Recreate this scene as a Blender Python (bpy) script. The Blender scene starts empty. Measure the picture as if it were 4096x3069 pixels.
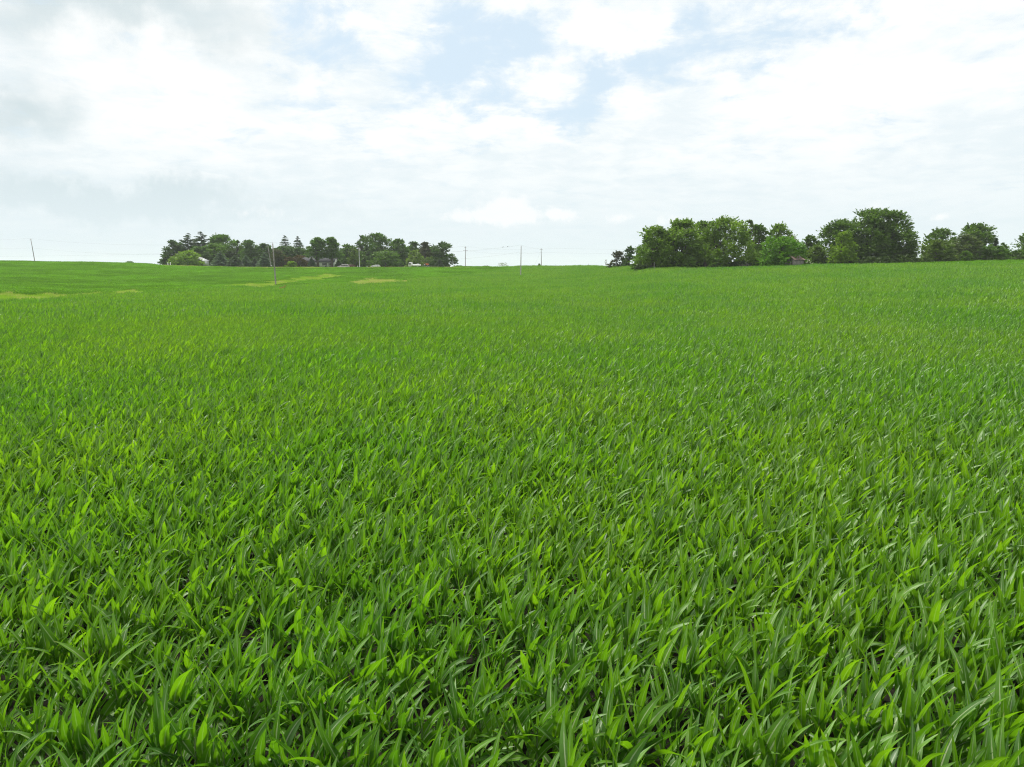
import bpy, math, random
import numpy as np
from mathutils import Vector, Matrix

C = bpy.context.scene.collection
SC = bpy.context.scene
RNG = np.random.default_rng(7)
random.seed(7)

# ------------------------------------------------------------------ camera
FPX, CX, CY, VH = 2839.0, 2048.0, 1534.5, 1062.0      # measured on the 4096 px photograph
TH = math.atan((CY - VH) / FPX)                        # downward pitch
HC = 5.6                                               # drone height over the ground
cam_d = bpy.data.cameras.new('camera')
cam_d.sensor_width = 36.0
cam_d.lens = 36.0 * FPX / 4096.0
cam_d.clip_start, cam_d.clip_end = 0.1, 9000
cam = bpy.data.objects.new('camera', cam_d)
C.objects.link(cam)
cam.location = (0, 0, HC)
cam.rotation_euler = (math.pi / 2 - TH, 0, 0)
SC.camera = cam

# ------------------------------------------------------------------ exposure and render
SC.view_settings.view_transform = 'Standard'
SC.view_settings.look = 'None'
SC.view_settings.exposure = 0.52
SC.view_settings.gamma = 1.0
SC.view_settings.use_curve_mapping = False
SC.render.engine = 'CYCLES'
SC.cycles.max_bounces = 6
SC.cycles.diffuse_bounces = 3
SC.cycles.glossy_bounces = 2
SC.cycles.transmission_bounces = 4
SC.cycles.transparent_max_bounces = 4
SC.cycles.volume_bounces = 1
SC.cycles.filter_width = 1.15
SC.cycles.use_denoising = True
try:
    SC.cycles.denoiser = 'OPENIMAGEDENOISE'
    SC.cycles.denoising_input_passes = 'RGB_ALBEDO_NORMAL'
    SC.cycles.denoising_prefilter = 'NONE'
except Exception:
    pass

SUN_EL, SUN_AZ = math.radians(66), math.radians(-35)   # azimuth clockwise from the view direction (+Y)
SUN_STRENGTH, SUN_ANGLE = 3.9, math.radians(11)


class Nodes:
    """small helper for node graphs"""
    def __init__(s, tree):
        s.t = tree
    def new(s, kind, **kw):
        n = s.t.nodes.new(kind)
        for k, v in kw.items():
            setattr(n, k, v)
        return n
    def link(s, a, b):
        s.t.links.new(a, b)
    def put(s, sock, v):
        if isinstance(v, bpy.types.NodeSocket):
            s.t.links.new(v, sock)
        elif isinstance(v, (tuple, list)) and len(v) == 3 and sock.type == 'RGBA':
            sock.default_value = (*v, 1)
        else:
            sock.default_value = v
    def math(s, op, a, b=0.0, c=None, clamp=False):
        n = s.new('ShaderNodeMath', operation=op, use_clamp=clamp)
        s.put(n.inputs[0], a); s.put(n.inputs[1], b)
        if c is not None:
            s.put(n.inputs[2], c)
        return n.outputs[0]
    def mix(s, f, a, b, blend='MIX'):
        n = s.new('ShaderNodeMix', data_type='RGBA', blend_type=blend)
        s.put(n.inputs[0], f); s.put(n.inputs[6], a); s.put(n.inputs[7], b)
        return n.outputs[2]
    def noise(s, vec, scale, detail=4.0, rough=0.55, dim='3D', dist=0.0):
        n = s.new('ShaderNodeTexNoise', noise_dimensions=dim)
        if vec is not None:
            s.link(vec, n.inputs['Vector'])
        n.inputs['Scale'].default_value = scale
        n.inputs['Detail'].default_value = detail
        n.inputs['Roughness'].default_value = rough
        n.inputs['Distortion'].default_value = dist
        return n.outputs[0]
    def smooth(s, v, lo, hi, to0=0.0, to1=1.0):
        n = s.new('ShaderNodeMapRange', interpolation_type='SMOOTHSTEP')
        s.put(n.inputs[0], v); s.put(n.inputs[1], lo); s.put(n.inputs[2], hi); s.put(n.inputs[3], to0); s.put(n.inputs[4], to1)
        return n.outputs[0]


def pix_dir(u, v):
    a, b = (u - CX) / FPX, -(v - CY) / FPX
    d = np.array([a, math.cos(TH) + b * math.sin(TH), -math.sin(TH) + b * math.cos(TH)])
    return d / np.linalg.norm(d)

# ------------------------------------------------------------------ sky
world = bpy.data.worlds.new("World")
SC.world = world
world.use_nodes = True
world.cycles.sampling_method = 'MANUAL'
world.cycles.sample_map_resolution = 1024
wt = world.node_tree
wt.nodes.clear()
W = Nodes(wt)
sky = W.new('ShaderNodeTexSky', sky_type='NISHITA', sun_disc=False)
sky.sun_elevation = SUN_EL
sky.sun_rotation = SUN_AZ
sky.air_density, sky.dust_density, sky.ozone_density = 1.0, 2.0, 1.0
tc = W.new('ShaderNodeTexCoord')
sep = W.new('ShaderNodeSeparateXYZ')
W.link(tc.outputs['Generated'], sep.inputs[0])
dx, dy, dz = sep.outputs
az = W.math('ARCTAN2', dx, dy)
el = W.math('ARCSINE', dz)
# one cloud deck seen in perspective
den = W.math('ADD', W.math('MAXIMUM', dz, 0.0), 0.16)
cmb = W.new('ShaderNodeCombineXYZ')
W.put(cmb.inputs[0], W.math('DIVIDE', dx, den)); W.put(cmb.inputs[1], W.math('DIVIDE', dy, den))
deck = cmb.outputs[0]
n_big = W.noise(deck, 0.9, 8.0, 0.56, dist=0.25)
n_mid = W.noise(deck, 3.2, 10.0, 0.66, dist=0.5)
n_fine = W.noise(deck, 5.5, 8.0, 0.62, dist=0.3)
n_soft = W.noise(deck, 1.3, 4.0, 0.5)
# ragged edges: warp the direction used for the large cloud bodies
n_w1 = W.noise(tc.outputs['Generated'], 7.0, 6.0, 0.6)
n_w2 = W.noise(tc.outputs['Generated'], 9.0, 6.0, 0.62)
azw = W.math('ADD', az, W.math('MULTIPLY', W.math('SUBTRACT', n_w1, 0.5), 0.22))
elw = W.math('ADD', el, W.math('MULTIPLY', W.math('SUBTRACT', n_w2, 0.5), 0.16))


def blob(u, v, su, sv, amp, rot=0.0, warp=True):
    d = pix_dir(u, v)
    a0, e0 = math.atan2(d[0], d[1]), math.asin(d[2])
    k = math.cos(math.atan2(u - CX, FPX)) ** 1.0
    sa, se = su / FPX * k, sv / FPX * k
    da = W.math('SUBTRACT', azw if warp else az, a0)
    de = W.math('SUBTRACT', elw if warp else el, e0)
    c, s_ = math.cos(rot), math.sin(rot)
    p = W.math('DIVIDE', W.math('ADD', W.math('MULTIPLY', da, c), W.math('MULTIPLY', de, s_)), sa)
    q = W.math('DIVIDE', W.math('SUBTRACT', W.math('MULTIPLY', de, c), W.math('MULTIPLY', da, s_)), se)
    r2 = W.math('ADD', W.math('MULTIPLY', p, p), W.math('MULTIPLY', q, q))
    return W.math('MULTIPLY', W.math('EXPONENT', W.math('MULTIPLY', r2, -1.0)), amp)


def total(items):
    acc = items[0]
    for i in items[1:]:
        acc = W.math('ADD', acc, i)
    return acc

holes = total([blob(1230, 120, 170, 230, 0.75), blob(1880, 230, 230, 130, 0.75), blob(1720, 60, 140, 120, 0.45), blob(1500, 560, 420, 90, 0.25), blob(1560, 380, 300, 120, 0.2),
               blob(2120, 90, 300, 110, 0.62, 0.35), blob(2560, 240, 420, 65, 0.45, 0.35), blob(3150, 90, 330, 80, 0.6, 0.2), blob(3400, 120, 180, 60, 0.35, 0.3),
               blob(2330, 380, 330, 100, 0.45, 0.1), blob(3900, 640, 420, 60, 0.35, 0.15), blob(3560, 560, 300, 50, 0.25, 0.3), blob(2900, 330, 160, 40, 0.25, 0.5)])
greys = total([blob(0, 470, 230, 110, 0.65), blob(120, 300, 300, 150, 0.28, -0.3), blob(560, 20, 620, 120, 0.6, -0.05), blob(420, 805, 620, 60, 1.15, -0.03), blob(820, 760, 300, 40, 0.3),
               blob(0, 690, 500, 70, 0.3), blob(1350, 880, 500, 50, 0.25), blob(1150, 330, 260, 150, 0.22), blob(2250, 620, 260, 120, 0.12), blob(120, 60, 260, 120, 0.25)])
# away from the frame the same broken cloud goes on
n_hole = W.smooth(W.noise(deck, 0.55, 3.0, 0.5), 0.52, 0.68, 0.0, 0.5)
n_grey = W.smooth(W.noise(deck, 0.5, 4.0, 0.5), 0.55, 0.75, 0.0, 0.35)
infront = W.smooth(W.math('ABSOLUTE', az), 0.75, 1.15, 1.0, 0.0)
infront = W.math('MULTIPLY', infront, W.smooth(el, 0.42, 0.75, 1.0, 0.0))
hole_f = W.math('ADD', holes, W.math('MULTIPLY', n_hole, W.math('SUBTRACT', 1.0, infront)))
cover = W.math('ADD', W.math('MULTIPLY', n_big, 0.8), W.math('MULTIPLY', n_mid, 2.1))
cover = W.math('SUBTRACT', W.math('ADD', W.math('ADD', cover, W.math('MULTIPLY', n_fine, 1.0)), -1.11), W.math('MULTIPLY', hole_f, 0.92))
cloud = W.smooth(cover, 0.02, 0.66)
grey_f = W.math('ADD', greys, W.math('MULTIPLY', n_grey, W.math('SUBTRACT', 1.0, infront)))
grey_f = W.math('ADD', grey_f, W.math('MULTIPLY', W.math('SUBTRACT', n_soft, 0.5), 0.5))
grey_f = W.smooth(grey_f, 0.02, 1.0)
white = W.mix(W.smooth(W.math('ADD', W.math('MULTIPLY', n_fine, 0.5), W.math('MULTIPLY', n_soft, 0.5)), 0.36, 0.62), (6.0, 6.55, 6.8), (7.55, 7.6, 7.55))
cloud_c = W.mix(grey_f, white, (4.2, 5.0, 5.25))
blue_c = W.mix(0.85, sky.outputs[0], (5.15, 6.15, 6.9))
sky_c = W.mix(cloud, blue_c, cloud_c)
# pale air toward the horizon with a few small bright cumulus in it
low = W.smooth(el, 0.02, 0.21, 0.88, 0.0)
sky_c = W.mix(low, sky_c, (5.6, 6.3, 6.55))
cum = total([blob(1985, 835, 95, 62, 0.9, 0.0, False), blob(2090, 850, 80, 50, 0.7, 0.0, False), blob(1930, 870, 130, 26, 0.5, 0.0, False), blob(2235, 860, 75, 32, 0.95, 0.0, False), blob(2480, 872, 62, 26, 0.9, 0.0, False), blob(1760, 855, 110, 30, 0.45, 0.0, False),
             blob(3760, 868, 45, 22, 0.75, 0.0, False), blob(3480, 820, 60, 30, 0.5, 0.0, False), blob(2690, 880, 60, 24, 0.5, 0.0, False), blob(1020, 850, 160, 30, 0.4, 0.0, False)])
n_puff = W.noise(tc.outputs['Generated'], 42.0, 6.0, 0.6)
cum = W.math('ADD', cum, W.math('MULTIPLY', W.math('SUBTRACT', n_puff, 0.5), 2.0))
cum_m = W.math('MULTIPLY', W.smooth(cum, 0.25, 0.95), 0.75)
sky_c = W.mix(cum_m, sky_c, (7.2, 7.3, 7.3))
bg = W.new('ShaderNodeBackground')
bg.inputs[1].default_value = 0.1
W.link(sky_c, bg.inputs[0])
wo = W.new('ShaderNodeOutputWorld')
W.link(bg.outputs[0], wo.inputs[0])

# ------------------------------------------------------------------ sun behind thin cloud
sun_d = bpy.data.lights.new('sun', 'SUN')
sun_d.energy = SUN_STRENGTH
sun_d.angle = SUN_ANGLE
sun_d.color = (1.0, 0.965, 0.9)
sun = bpy.data.objects.new('sun', sun_d)
C.objects.link(sun)
sd = Vector((math.sin(SUN_AZ) * math.cos(SUN_EL), math.cos(SUN_AZ) * math.cos(SUN_EL), math.sin(SUN_EL)))
sun.rotation_euler = sd.to_track_quat('Z', 'Y').to_euler()
sun.location = sd * 200

# ------------------------------------------------------------------ helpers for geometry
def mesh_np(name, verts, faces, mat=None, uv=None, tint=None, smooth=False):
    """mesh from arrays; faces (M,k) all with the same corner count, or a list of such arrays"""
    if not isinstance(faces, (list, tuple)):
        faces = [faces]
    faces = [np.asarray(f, dtype=np.int32) for f in faces if len(f)]
    me = bpy.data.meshes.new(name)
    verts = np.asarray(verts, dtype=np.float32)
    me.vertices.add(len(verts))
    me.vertices.foreach_set('co', verts.ravel())
    loops = np.concatenate([f.ravel() for f in faces])
    counts = np.concatenate([np.full(len(f), f.shape[1], dtype=np.int32) for f in faces])
    starts = np.concatenate([[0], np.cumsum(counts)[:-1]]).astype(np.int32)
    me.loops.add(len(loops))
    me.loops.foreach_set('vertex_index', loops)
    me.polygons.add(len(counts))
    me.polygons.foreach_set('loop_start', starts)
    me.polygons.foreach_set('loop_total', counts)
    if smooth:
        me.polygons.foreach_set('use_smooth', np.ones(len(counts), dtype=bool))
    if uv is not None:
        layer = me.uv_layers.new(name='uv')
        layer.data.foreach_set('uv', np.asarray(uv, dtype=np.float32)[loops].ravel())
    if tint is not None:
        at = me.attributes.new('tint', 'FLOAT', 'POINT')
        at.data.foreach_set('value', np.asarray(tint, dtype=np.float32))
    me.update(calc_edges=True)
    if mat:
        me.materials.append(mat)
    return me


def link(name, me, parent=None, loc=None):
    o = bpy.data.objects.new(name, me)
    C.objects.link(o)
    if parent:
        o.parent = parent
    if loc is not None:
        o.location = loc
    return o


def tag(o, label=None, cat=None, group=None, kind=None):
    if label: o['label'] = label
    if cat: o['category'] = cat
    if group: o['group'] = group
    if kind: o['kind'] = kind
    return o


def thing(name, label, cat, loc=(0, 0, 0), rz=0.0, group=None):
    o = bpy.data.objects.new(name, None)
    C.objects.link(o)
    o.empty_display_size = 0.3
    o.location = loc
    o.rotation_euler = (0, 0, rz)
    return tag(o, label, cat, group)


class MB:
    """collects simple shapes into one mesh"""
    def __init__(s):
        s.v, s.q, s.t, s.n = [], [], [], 0
    def add(s, v, q=(), t=()):
        v = np.asarray(v, float)
        s.v.append(v)
        if len(q): s.q.append(np.asarray(q) + s.n)
        if len(t): s.t.append(np.asarray(t) + s.n)
        s.n += len(v)
        return s
    def box(s, c, d, rz=0.0, taper=1.0):
        x, y, z = d[0] / 2, d[1] / 2, d[2] / 2
        v = np.array([[-x, -y, -z], [x, -y, -z], [x, y, -z], [-x, y, -z], [-x * taper, -y * taper, z], [x * taper, -y * taper, z], [x * taper, y * taper, z], [-x * taper, y * taper, z]])
        if rz:
            cs, sn = math.cos(rz), math.sin(rz)
            v = np.c_[v[:, 0] * cs - v[:, 1] * sn, v[:, 0] * sn + v[:, 1] * cs, v[:, 2]]
        return s.add(v + np.asarray(c), [[0, 3, 2, 1], [4, 5, 6, 7], [0, 1, 5, 4], [1, 2, 6, 5], [2, 3, 7, 6], [3, 0, 4, 7]])
    def tube(s, pts, rad, seg=6, cap=True):
        pts = np.asarray(pts, float)
        rad = np.broadcast_to(np.asarray(rad, float), (len(pts),))
        tan = np.gradient(pts, axis=0)
        tan /= np.linalg.norm(tan, axis=1, keepdims=True) + 1e-9
        ref = np.where(np.abs(tan[:, 2:3]) > 0.9, np.array([[1.0, 0, 0]]), np.array([[0, 0, 1.0]]))
        a = np.cross(tan, ref); a /= np.linalg.norm(a, axis=1, keepdims=True) + 1e-9
        b = np.cross(tan, a)
        an = np.arange(seg) * 2 * math.pi / seg
        ring = pts[:, None, :] + rad[:, None, None] * (np.cos(an)[None, :, None] * a[:, None, :] + np.sin(an)[None, :, None] * b[:, None, :])
        n = len(pts)
        i = np.arange(n - 1)[:, None] * seg
        k = np.arange(seg)[None, :]
        k2 = (k + 1) % seg
        q = np.stack([i + k, i + k2, i + seg + k2, i + seg + k], -1).reshape(-1, 4)
        s.add(ring.reshape(-1, 3), q)
        if cap:
            for e in (0, n - 1):
                base = s.n
                s.add([pts[e]], t=[])
                o = s.n - 1 - n * seg - (1 if e else 0) + e * seg
                t = [[base, o + j, o + (j + 1) % seg] for j in range(seg)]
                s.t.append(np.array(t) - 0)
        return s
    def prism(s, prof, y0, y1, inset=0.0):
        """profile in x,z extruded along y"""
        p = np.asarray(prof, float)
        n = len(p)
        v = np.r_[np.c_[p[:, 0], np.full(n, y0), p[:, 1]], np.c_[p[:, 0], np.full(n, y1), p[:, 1]]]
        k = np.arange(n); k2 = (k + 1) % n
        s.add(v, np.stack([k, k2, k2 + n, k + n], -1))
        cen = p.mean(0)
        base = s.n
        o = base - 2 * n
        s.add([[cen[0], y0, cen[1]], [cen[0], y1, cen[1]]])
        s.t.append(np.stack([np.full(n, base), o + k2, o + k], -1))
        s.t.append(np.stack([np.full(n, base + 1), o + n + k, o + n + k2], -1))
        return s
    def disc(s, c, r, w, seg=14, axis='y'):
        an = np.arange(seg) * 2 * math.pi / seg
        prof = np.c_[np.cos(an) * r, np.sin(an) * r]
        m = MB().prism(prof, -w / 2, w / 2)
        for v in m.v:
            pass
        v = np.concatenate(m.v) + np.asarray(c)
        return s.add(v, np.concatenate(m.q), np.concatenate(m.t))
    def build(s, name, mat, parent=None, smooth=False, loc=None):
        me = mesh_np(name, np.concatenate(s.v), [np.concatenate(x) for x in (s.q, s.t) if x], mat, smooth=smooth)
        return link(name, me, parent, loc)

# ------------------------------------------------------------------ materials
MATS = {}


def plain(name, col, rough=0.7, metal=0.0, spec=0.5, noise=0.0, scale=3.0, col2=None):
    if name in MATS:
        return MATS[name]
    m = bpy.data.materials.new(name)
    m.use_nodes = True
    N = Nodes(m.node_tree)
    b = m.node_tree.nodes['Principled BSDF']
    b.inputs['Roughness'].default_value = rough
    b.inputs['Metallic'].default_value = metal
    b.inputs['Specular IOR Level'].default_value = spec
    if noise or col2:
        g = N.new('ShaderNodeTexCoord')
        f = N.noise(g.outputs['Object'], scale, 5.0, 0.6)
        f = N.smooth(f, 0.35, 0.65)
        c2 = col2 or tuple(c * (1 - noise) for c in col)
        N.link(N.mix(f, col, c2), b.inputs['Base Color'])
    else:
        b.inputs['Base Color'].default_value = (*col, 1)
    MATS[name] = m
    return m


def leaf_mat(name, c1, c2, trans=0.3, tcol=None, rough=0.5, spec=0.3, patch=0.0, objvar=0.25):
    """foliage: two leaf colours mixed by a per-leaf value, light let through"""
    m = bpy.data.materials.new(name)
    m.use_nodes = True
    nt = m.node_tree
    N = Nodes(nt)
    b = nt.nodes['Principled BSDF']
    at = N.new('ShaderNodeAttribute', attribute_name='tint')
    oi = N.new('ShaderNodeObjectInfo')
    f = at.outputs['Fac']
    col = N.mix(f, c1, c2)
    v = N.math('MULTIPLY_ADD', oi.outputs['Random'], objvar, 1 - objvar / 2)
    if patch:
        g = N.new('ShaderNodeNewGeometry')
        big = N.noise(g.outputs['Position'], 0.045, 4.0, 0.6)
        v = N.math('MULTIPLY', v, N.smooth(big, 0.3, 0.7, 1 - patch, 1 + patch))
    hs = N.new('ShaderNodeHueSaturation')
    N.link(col, hs.inputs['Color'])
    N.link(v, hs.inputs['Value'])
    N.link(hs.outputs[0], b.inputs['Base Color'])
    b.inputs['Roughness'].default_value = rough
    b.inputs['Specular IOR Level'].default_value = spec
    tr = N.new('ShaderNodeBsdfTranslucent')
    tc_ = N.mix(1.0, hs.outputs[0], tcol or (1.5, 1.7, 0.7), 'MULTIPLY')
    N.link(tc_, tr.inputs[0])
    mx = N.new('ShaderNodeMixShader')
    mx.inputs[0].default_value = trans
    N.link(b.outputs[0], mx.inputs[1]); N.link(tr.outputs[0], mx.inputs[2])
    N.link(mx.outputs[0], nt.nodes['Material Output'].inputs[0])
    MATS[name] = m
    return m


def corn_leaf_mat():
    m = bpy.data.materials.new('corn_leaf')
    m.use_nodes = True
    nt = m.node_tree
    N = Nodes(nt)
    b = nt.nodes['Principled BSDF']
    uv = N.new('ShaderNodeUVMap', uv_map='uv')
    sp = N.new('ShaderNodeSeparateXYZ')
    N.link(uv.outputs[0], sp.inputs[0])
    across, along = sp.outputs[0], sp.outputs[1]
    off = N.math('ABSOLUTE', N.math('SUBTRACT', across, 0.5))
    rib = N.smooth(off, 0.04, 0.085, 1.0, 0.0)
    rib = N.math('MULTIPLY', rib, N.smooth(along, 0.55, 0.95, 1.0, 0.0))
    at = N.new('ShaderNodeAttribute', attribute_name='tint')
    oi = N.new('ShaderNodeObjectInfo')
    g = N.new('ShaderNodeNewGeometry')
    rnd = N.math('FRACT', N.math('ADD', at.outputs['Fac'], N.math('MULTIPLY', oi.outputs['Random'], 0.6)))
    col = N.mix(rnd, (0.045, 0.128, 0.007), (0.136, 0.295, 0.010))
    vein = N.new('ShaderNodeTexWave', wave_type='BANDS', bands_direction='X')
    N.link(uv.outputs[0], vein.inputs[0])
    vein.inputs['Scale'].default_value = 4.0
    vein.inputs['Distortion'].default_value = 0.4
    col = N.mix(N.math('MULTIPLY', vein.outputs['Fac'], 0.22), col, (0.09, 0.22, 0.03))
    blot = N.noise(g.outputs['Position'], 9.0, 3.0, 0.6)
    col = N.mix(N.smooth(blot, 0.45, 0.75, 0.0, 0.25), col, (0.040, 0.110, 0.010))
    big = N.noise(g.outputs['Position'], 0.06, 4.0, 0.6)
    hs = N.new('ShaderNodeHueSaturation')
    N.link(col, hs.inputs['Color'])
    N.link(N.smooth(big, 0.3, 0.7, 0.93, 1.07), hs.inputs['Value'])
    N.link(N.smooth(big, 0.3, 0.7, 0.512, 0.492), hs.inputs['Hue'])
    col = hs.outputs[0]
    dry = N.math('MULTIPLY', N.smooth(along, 0.88, 1.0), N.smooth(rnd, 0.55, 0.9, 0.0, 0.7))
    col = N.mix(dry, col, (0.26, 0.22, 0.07))
    colr = N.mix(N.math('MULTIPLY', rib, 0.85), col, (0.46, 0.54, 0.30))
    N.link(colr, b.inputs['Base Color'])
    b.inputs['Roughness'].default_value = 0.5
    b.inputs['Specular IOR Level'].default_value = 0.7
    tr = N.new('ShaderNodeBsdfTranslucent')
    N.link(N.mix(1.0, col, (2.2, 2.05, 0.5), 'MULTIPLY'), tr.inputs[0])
    mx = N.new('ShaderNodeMixShader')
    mx.inputs[0].default_value = 0.42
    N.link(b.outputs[0], mx.inputs[1]); N.link(tr.outputs[0], mx.inputs[2])
    N.link(mx.outputs[0], nt.nodes['Material Output'].inputs[0])
    return m


def ground_mat():
    m = bpy.data.materials.new('soil')
    m.use_nodes = True
    nt = m.node_tree
    N = Nodes(nt)
    b = nt.nodes['Principled BSDF']
    g = N.new('ShaderNodeNewGeometry')
    pos = g.outputs['Position']
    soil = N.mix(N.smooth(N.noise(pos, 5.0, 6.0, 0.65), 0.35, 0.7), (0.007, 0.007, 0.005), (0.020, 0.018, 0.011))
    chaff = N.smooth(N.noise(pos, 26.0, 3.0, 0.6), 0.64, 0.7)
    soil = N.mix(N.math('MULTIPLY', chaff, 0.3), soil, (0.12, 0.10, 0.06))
    grassy = N.mix(N.noise(pos, 0.4, 5.0, 0.6), (0.09, 0.16, 0.02), (0.16, 0.23, 0.035))
    ln = N.new('ShaderNodeVectorMath', operation='LENGTH')
    N.link(pos, ln.inputs[0])
    far = N.smooth(ln.outputs['Value'], 95.0, 130.0)
    N.link(N.mix(far, soil, grassy), b.inputs['Base Color'])
    b.inputs['Roughness'].default_value = 0.95
    b.inputs['Specular IOR Level'].default_value = 0.1
    bp = N.new('ShaderNodeBump')
    bp.inputs['Strength'].default_value = 0.6
    bp.inputs['Distance'].default_value = 0.05
    N.link(N.noise(pos, 9.0, 5.0, 0.7), bp.inputs['Height'])
    N.link(bp.outputs[0], b.inputs['Normal'])
    return m

M_CORN = corn_leaf_mat()
M_STALK = plain('corn_stalk', (0.12, 0.20, 0.05), 0.6, noise=0.3, scale=8)
M_SOIL = ground_mat()
M_SOY = leaf_mat('soybean_leaf', (0.066, 0.162, 0.012), (0.128, 0.272, 0.014), 0.4, spec=0.08, rough=0.7, patch=0.2)
M_GRASS = leaf_mat('grass_blade', (0.20, 0.36, 0.024), (0.35, 0.52, 0.05), 0.3, tcol=(1.2, 1.3, 0.6), patch=0.1)
M_TAN = leaf_mat('dry_grass_blade', (0.36, 0.41, 0.09), (0.56, 0.57, 0.20), 0.3, tcol=(1.1, 1.1, 0.8))
M_WEED = leaf_mat('weed_leaf', (0.035, 0.065, 0.014), (0.07, 0.115, 0.022), 0.25)
TREE = {
    'dark': ((0.038, 0.083, 0.021), (0.079, 0.147, 0.030)),
    'mid': ((0.055, 0.117, 0.020), (0.113, 0.204, 0.030)),
    'light': ((0.073, 0.138, 0.019), (0.131, 0.230, 0.031)),
    'olive': ((0.075, 0.121, 0.023), (0.140, 0.204, 0.038)),
    'bright': ((0.120, 0.205, 0.013), (0.220, 0.330, 0.024)),
    'vivid': ((0.075, 0.175, 0.010), (0.145, 0.300, 0.017)),
    'grove': ((0.076, 0.144, 0.016), (0.183, 0.281, 0.029)),
    'grovedark': ((0.054, 0.110, 0.018), (0.124, 0.206, 0.029)),
    'grey': ((0.081, 0.113, 0.050), (0.138, 0.179, 0.077)),
    'brown': ((0.069, 0.077, 0.029), (0.112, 0.120, 0.044)),
    'purple': ((0.077, 0.058, 0.037), (0.131, 0.092, 0.055)),
    'plum': ((0.040, 0.046, 0.024), (0.080, 0.084, 0.040)),
    'pine': ((0.025, 0.054, 0.024), (0.053, 0.095, 0.037)),
    'spruce': ((0.069, 0.113, 0.079), (0.125, 0.182, 0.127)),
    'sprucedark': ((0.045, 0.074, 0.048), (0.085, 0.123, 0.077)),
    'willow': ((0.131, 0.198, 0.035), (0.206, 0.282, 0.057)),
    'bloom': ((0.138, 0.230, 0.018), (0.237, 0.346, 0.031)),
}
TMAT = {k: leaf_mat('foliage_' + k, a, b, 0.38, objvar=0.15) for k, (a, b) in TREE.items()}
M_BARK = plain('bark', (0.10, 0.08, 0.062), 0.9, noise=0.5, scale=6)
M_BARE = plain('dead_wood', (0.30, 0.27, 0.24), 0.9, noise=0.35, scale=6)
M_POLE = plain('weathered_pole', (0.27, 0.25, 0.23), 0.85, noise=0.35, scale=2.5)
M_WIRE = plain('wire', (0.12, 0.12, 0.12), 0.5, metal=0.3)
M_CERAMIC = plain('insulator_grey', (0.45, 0.45, 0.44), 0.3)

# ------------------------------------------------------------------ terrain
# crest of the land by photo column: depth (m) and the height of the ground there
CR_U = np.array([-800, 0, 300, 500, 640, 800, 1000, 1500, 2000, 2200, 2330, 2420, 2520, 2600, 2800, 3000, 3100, 3300, 3500, 3700, 4096, 5000])
CR_D = np.array([320, 325, 325, 325, 325, 325, 325, 325, 325, 315, 300, 285, 250, 218, 206, 201, 200, 200, 200, 200, 200, 200])
CR_Z = np.array([7.4, 7.05, 6.45, 6.10, 5.2, 4.65, 4.2, 4.15, 4.15, 4.15, 4.35, 4.6, 4.55, 4.1, 3.85, 4.3, 4.6, 5.45, 5.80, 6.2, 6.6, 6.9])
_ud = np.linspace(-800, 5000, 1200)
_k = np.exp(-0.5 * (np.linspace(-3, 3, 41)) ** 2); _k /= _k.sum()
def _sm(tab):
    y = np.interp(_ud, CR_U, tab)
    return np.convolve(np.pad(y, 20, mode='edge'), _k, 'valid')
_DD, _ZZ = _sm(CR_D.astype(float)), _sm(CR_Z)
_R0 = np.interp(_ud, [0, 600, 1500, 2100, 2700, 4096], [110, 150, 150, 140, 60, 50])
_PW = np.interp(_ud, [0, 600, 1500, 2100, 2700, 4096], [1.35, 1.8, 2.0, 1.9, 1.35, 1.3])


def ground_z(x, y):
    x = np.asarray(x, float); y = np.asarray(y, float)
    r = np.hypot(x, y)
    a = np.arctan2(x, y)
    lim = math.radians(44)
    ac = np.clip(a, -lim, lim)
    u = CX + FPX * np.tan(ac) / math.cos(TH)
    D = r * np.cos(ac)
    Zc = np.interp(u, _ud, _ZZ); Dc = np.interp(u, _ud, _DD); r0 = np.interp(u, _ud, _R0); pw = np.interp(u, _ud, _PW)
    back = np.clip((np.abs(a) - lim) / 1.2, 0, 1); back = back * back * (3 - 2 * back)
    Zc = Zc * (1 - back) + 4.0 * back; Dc = Dc * (1 - back) + 260 * back; r0 = r0 * (1 - back) + 80 * back; pw = pw * (1 - back) + 1.5 * back
    t = np.clip((D - r0) / (Dc - r0), 0, 1)
    z = Zc * t ** pw
    z = z + 0.45 * np.clip((D - Dc) / 40.0, 0, 1)
    z = z - 0.0042 * np.clip(D - Dc - 110, 0, None)
    w = np.clip((r - 12) / 40, 0, 1) * np.clip((420 - r) / 150, 0, 1)
    z = z + w * (0.16 * np.sin(x / 15 + 1.3) * np.sin(y / 19 + 0.5) + 0.13 * np.sin(x / 37 - y / 28 + 2.0) + 0.06 * np.sin(x / 6.3 + y / 8.1))
    # the shallow swale across the slope on the right
    q = (y - 96) - 0.35 * (x - 30)
    z = z - 0.45 * np.exp(-(q / 11) ** 2) * np.exp(-((x - 34) / 30) ** 2)
    return z


def proj(x, y, z):
    """where a point shows on the photograph"""
    f = y * math.cos(TH) - (z - HC) * math.sin(TH)
    up = y * math.sin(TH) + (z - HC) * math.cos(TH)
    f = np.maximum(f, 0.01)
    return CX + FPX * x / f, CY - FPX * up / f


def at(u, D, v=1062.0):
    """ground point at depth D in photo column u"""
    b = -(v - CY) / FPX
    x = D * ((u - CX) / FPX) / (math.cos(TH) + b * math.sin(TH))
    return x, D, float(ground_z(x, D))


def z_at(v, D):
    b = -(v - CY) / FPX
    return HC + D * (-math.sin(TH) + b * math.cos(TH)) / (math.cos(TH) + b * math.sin(TH))

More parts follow.
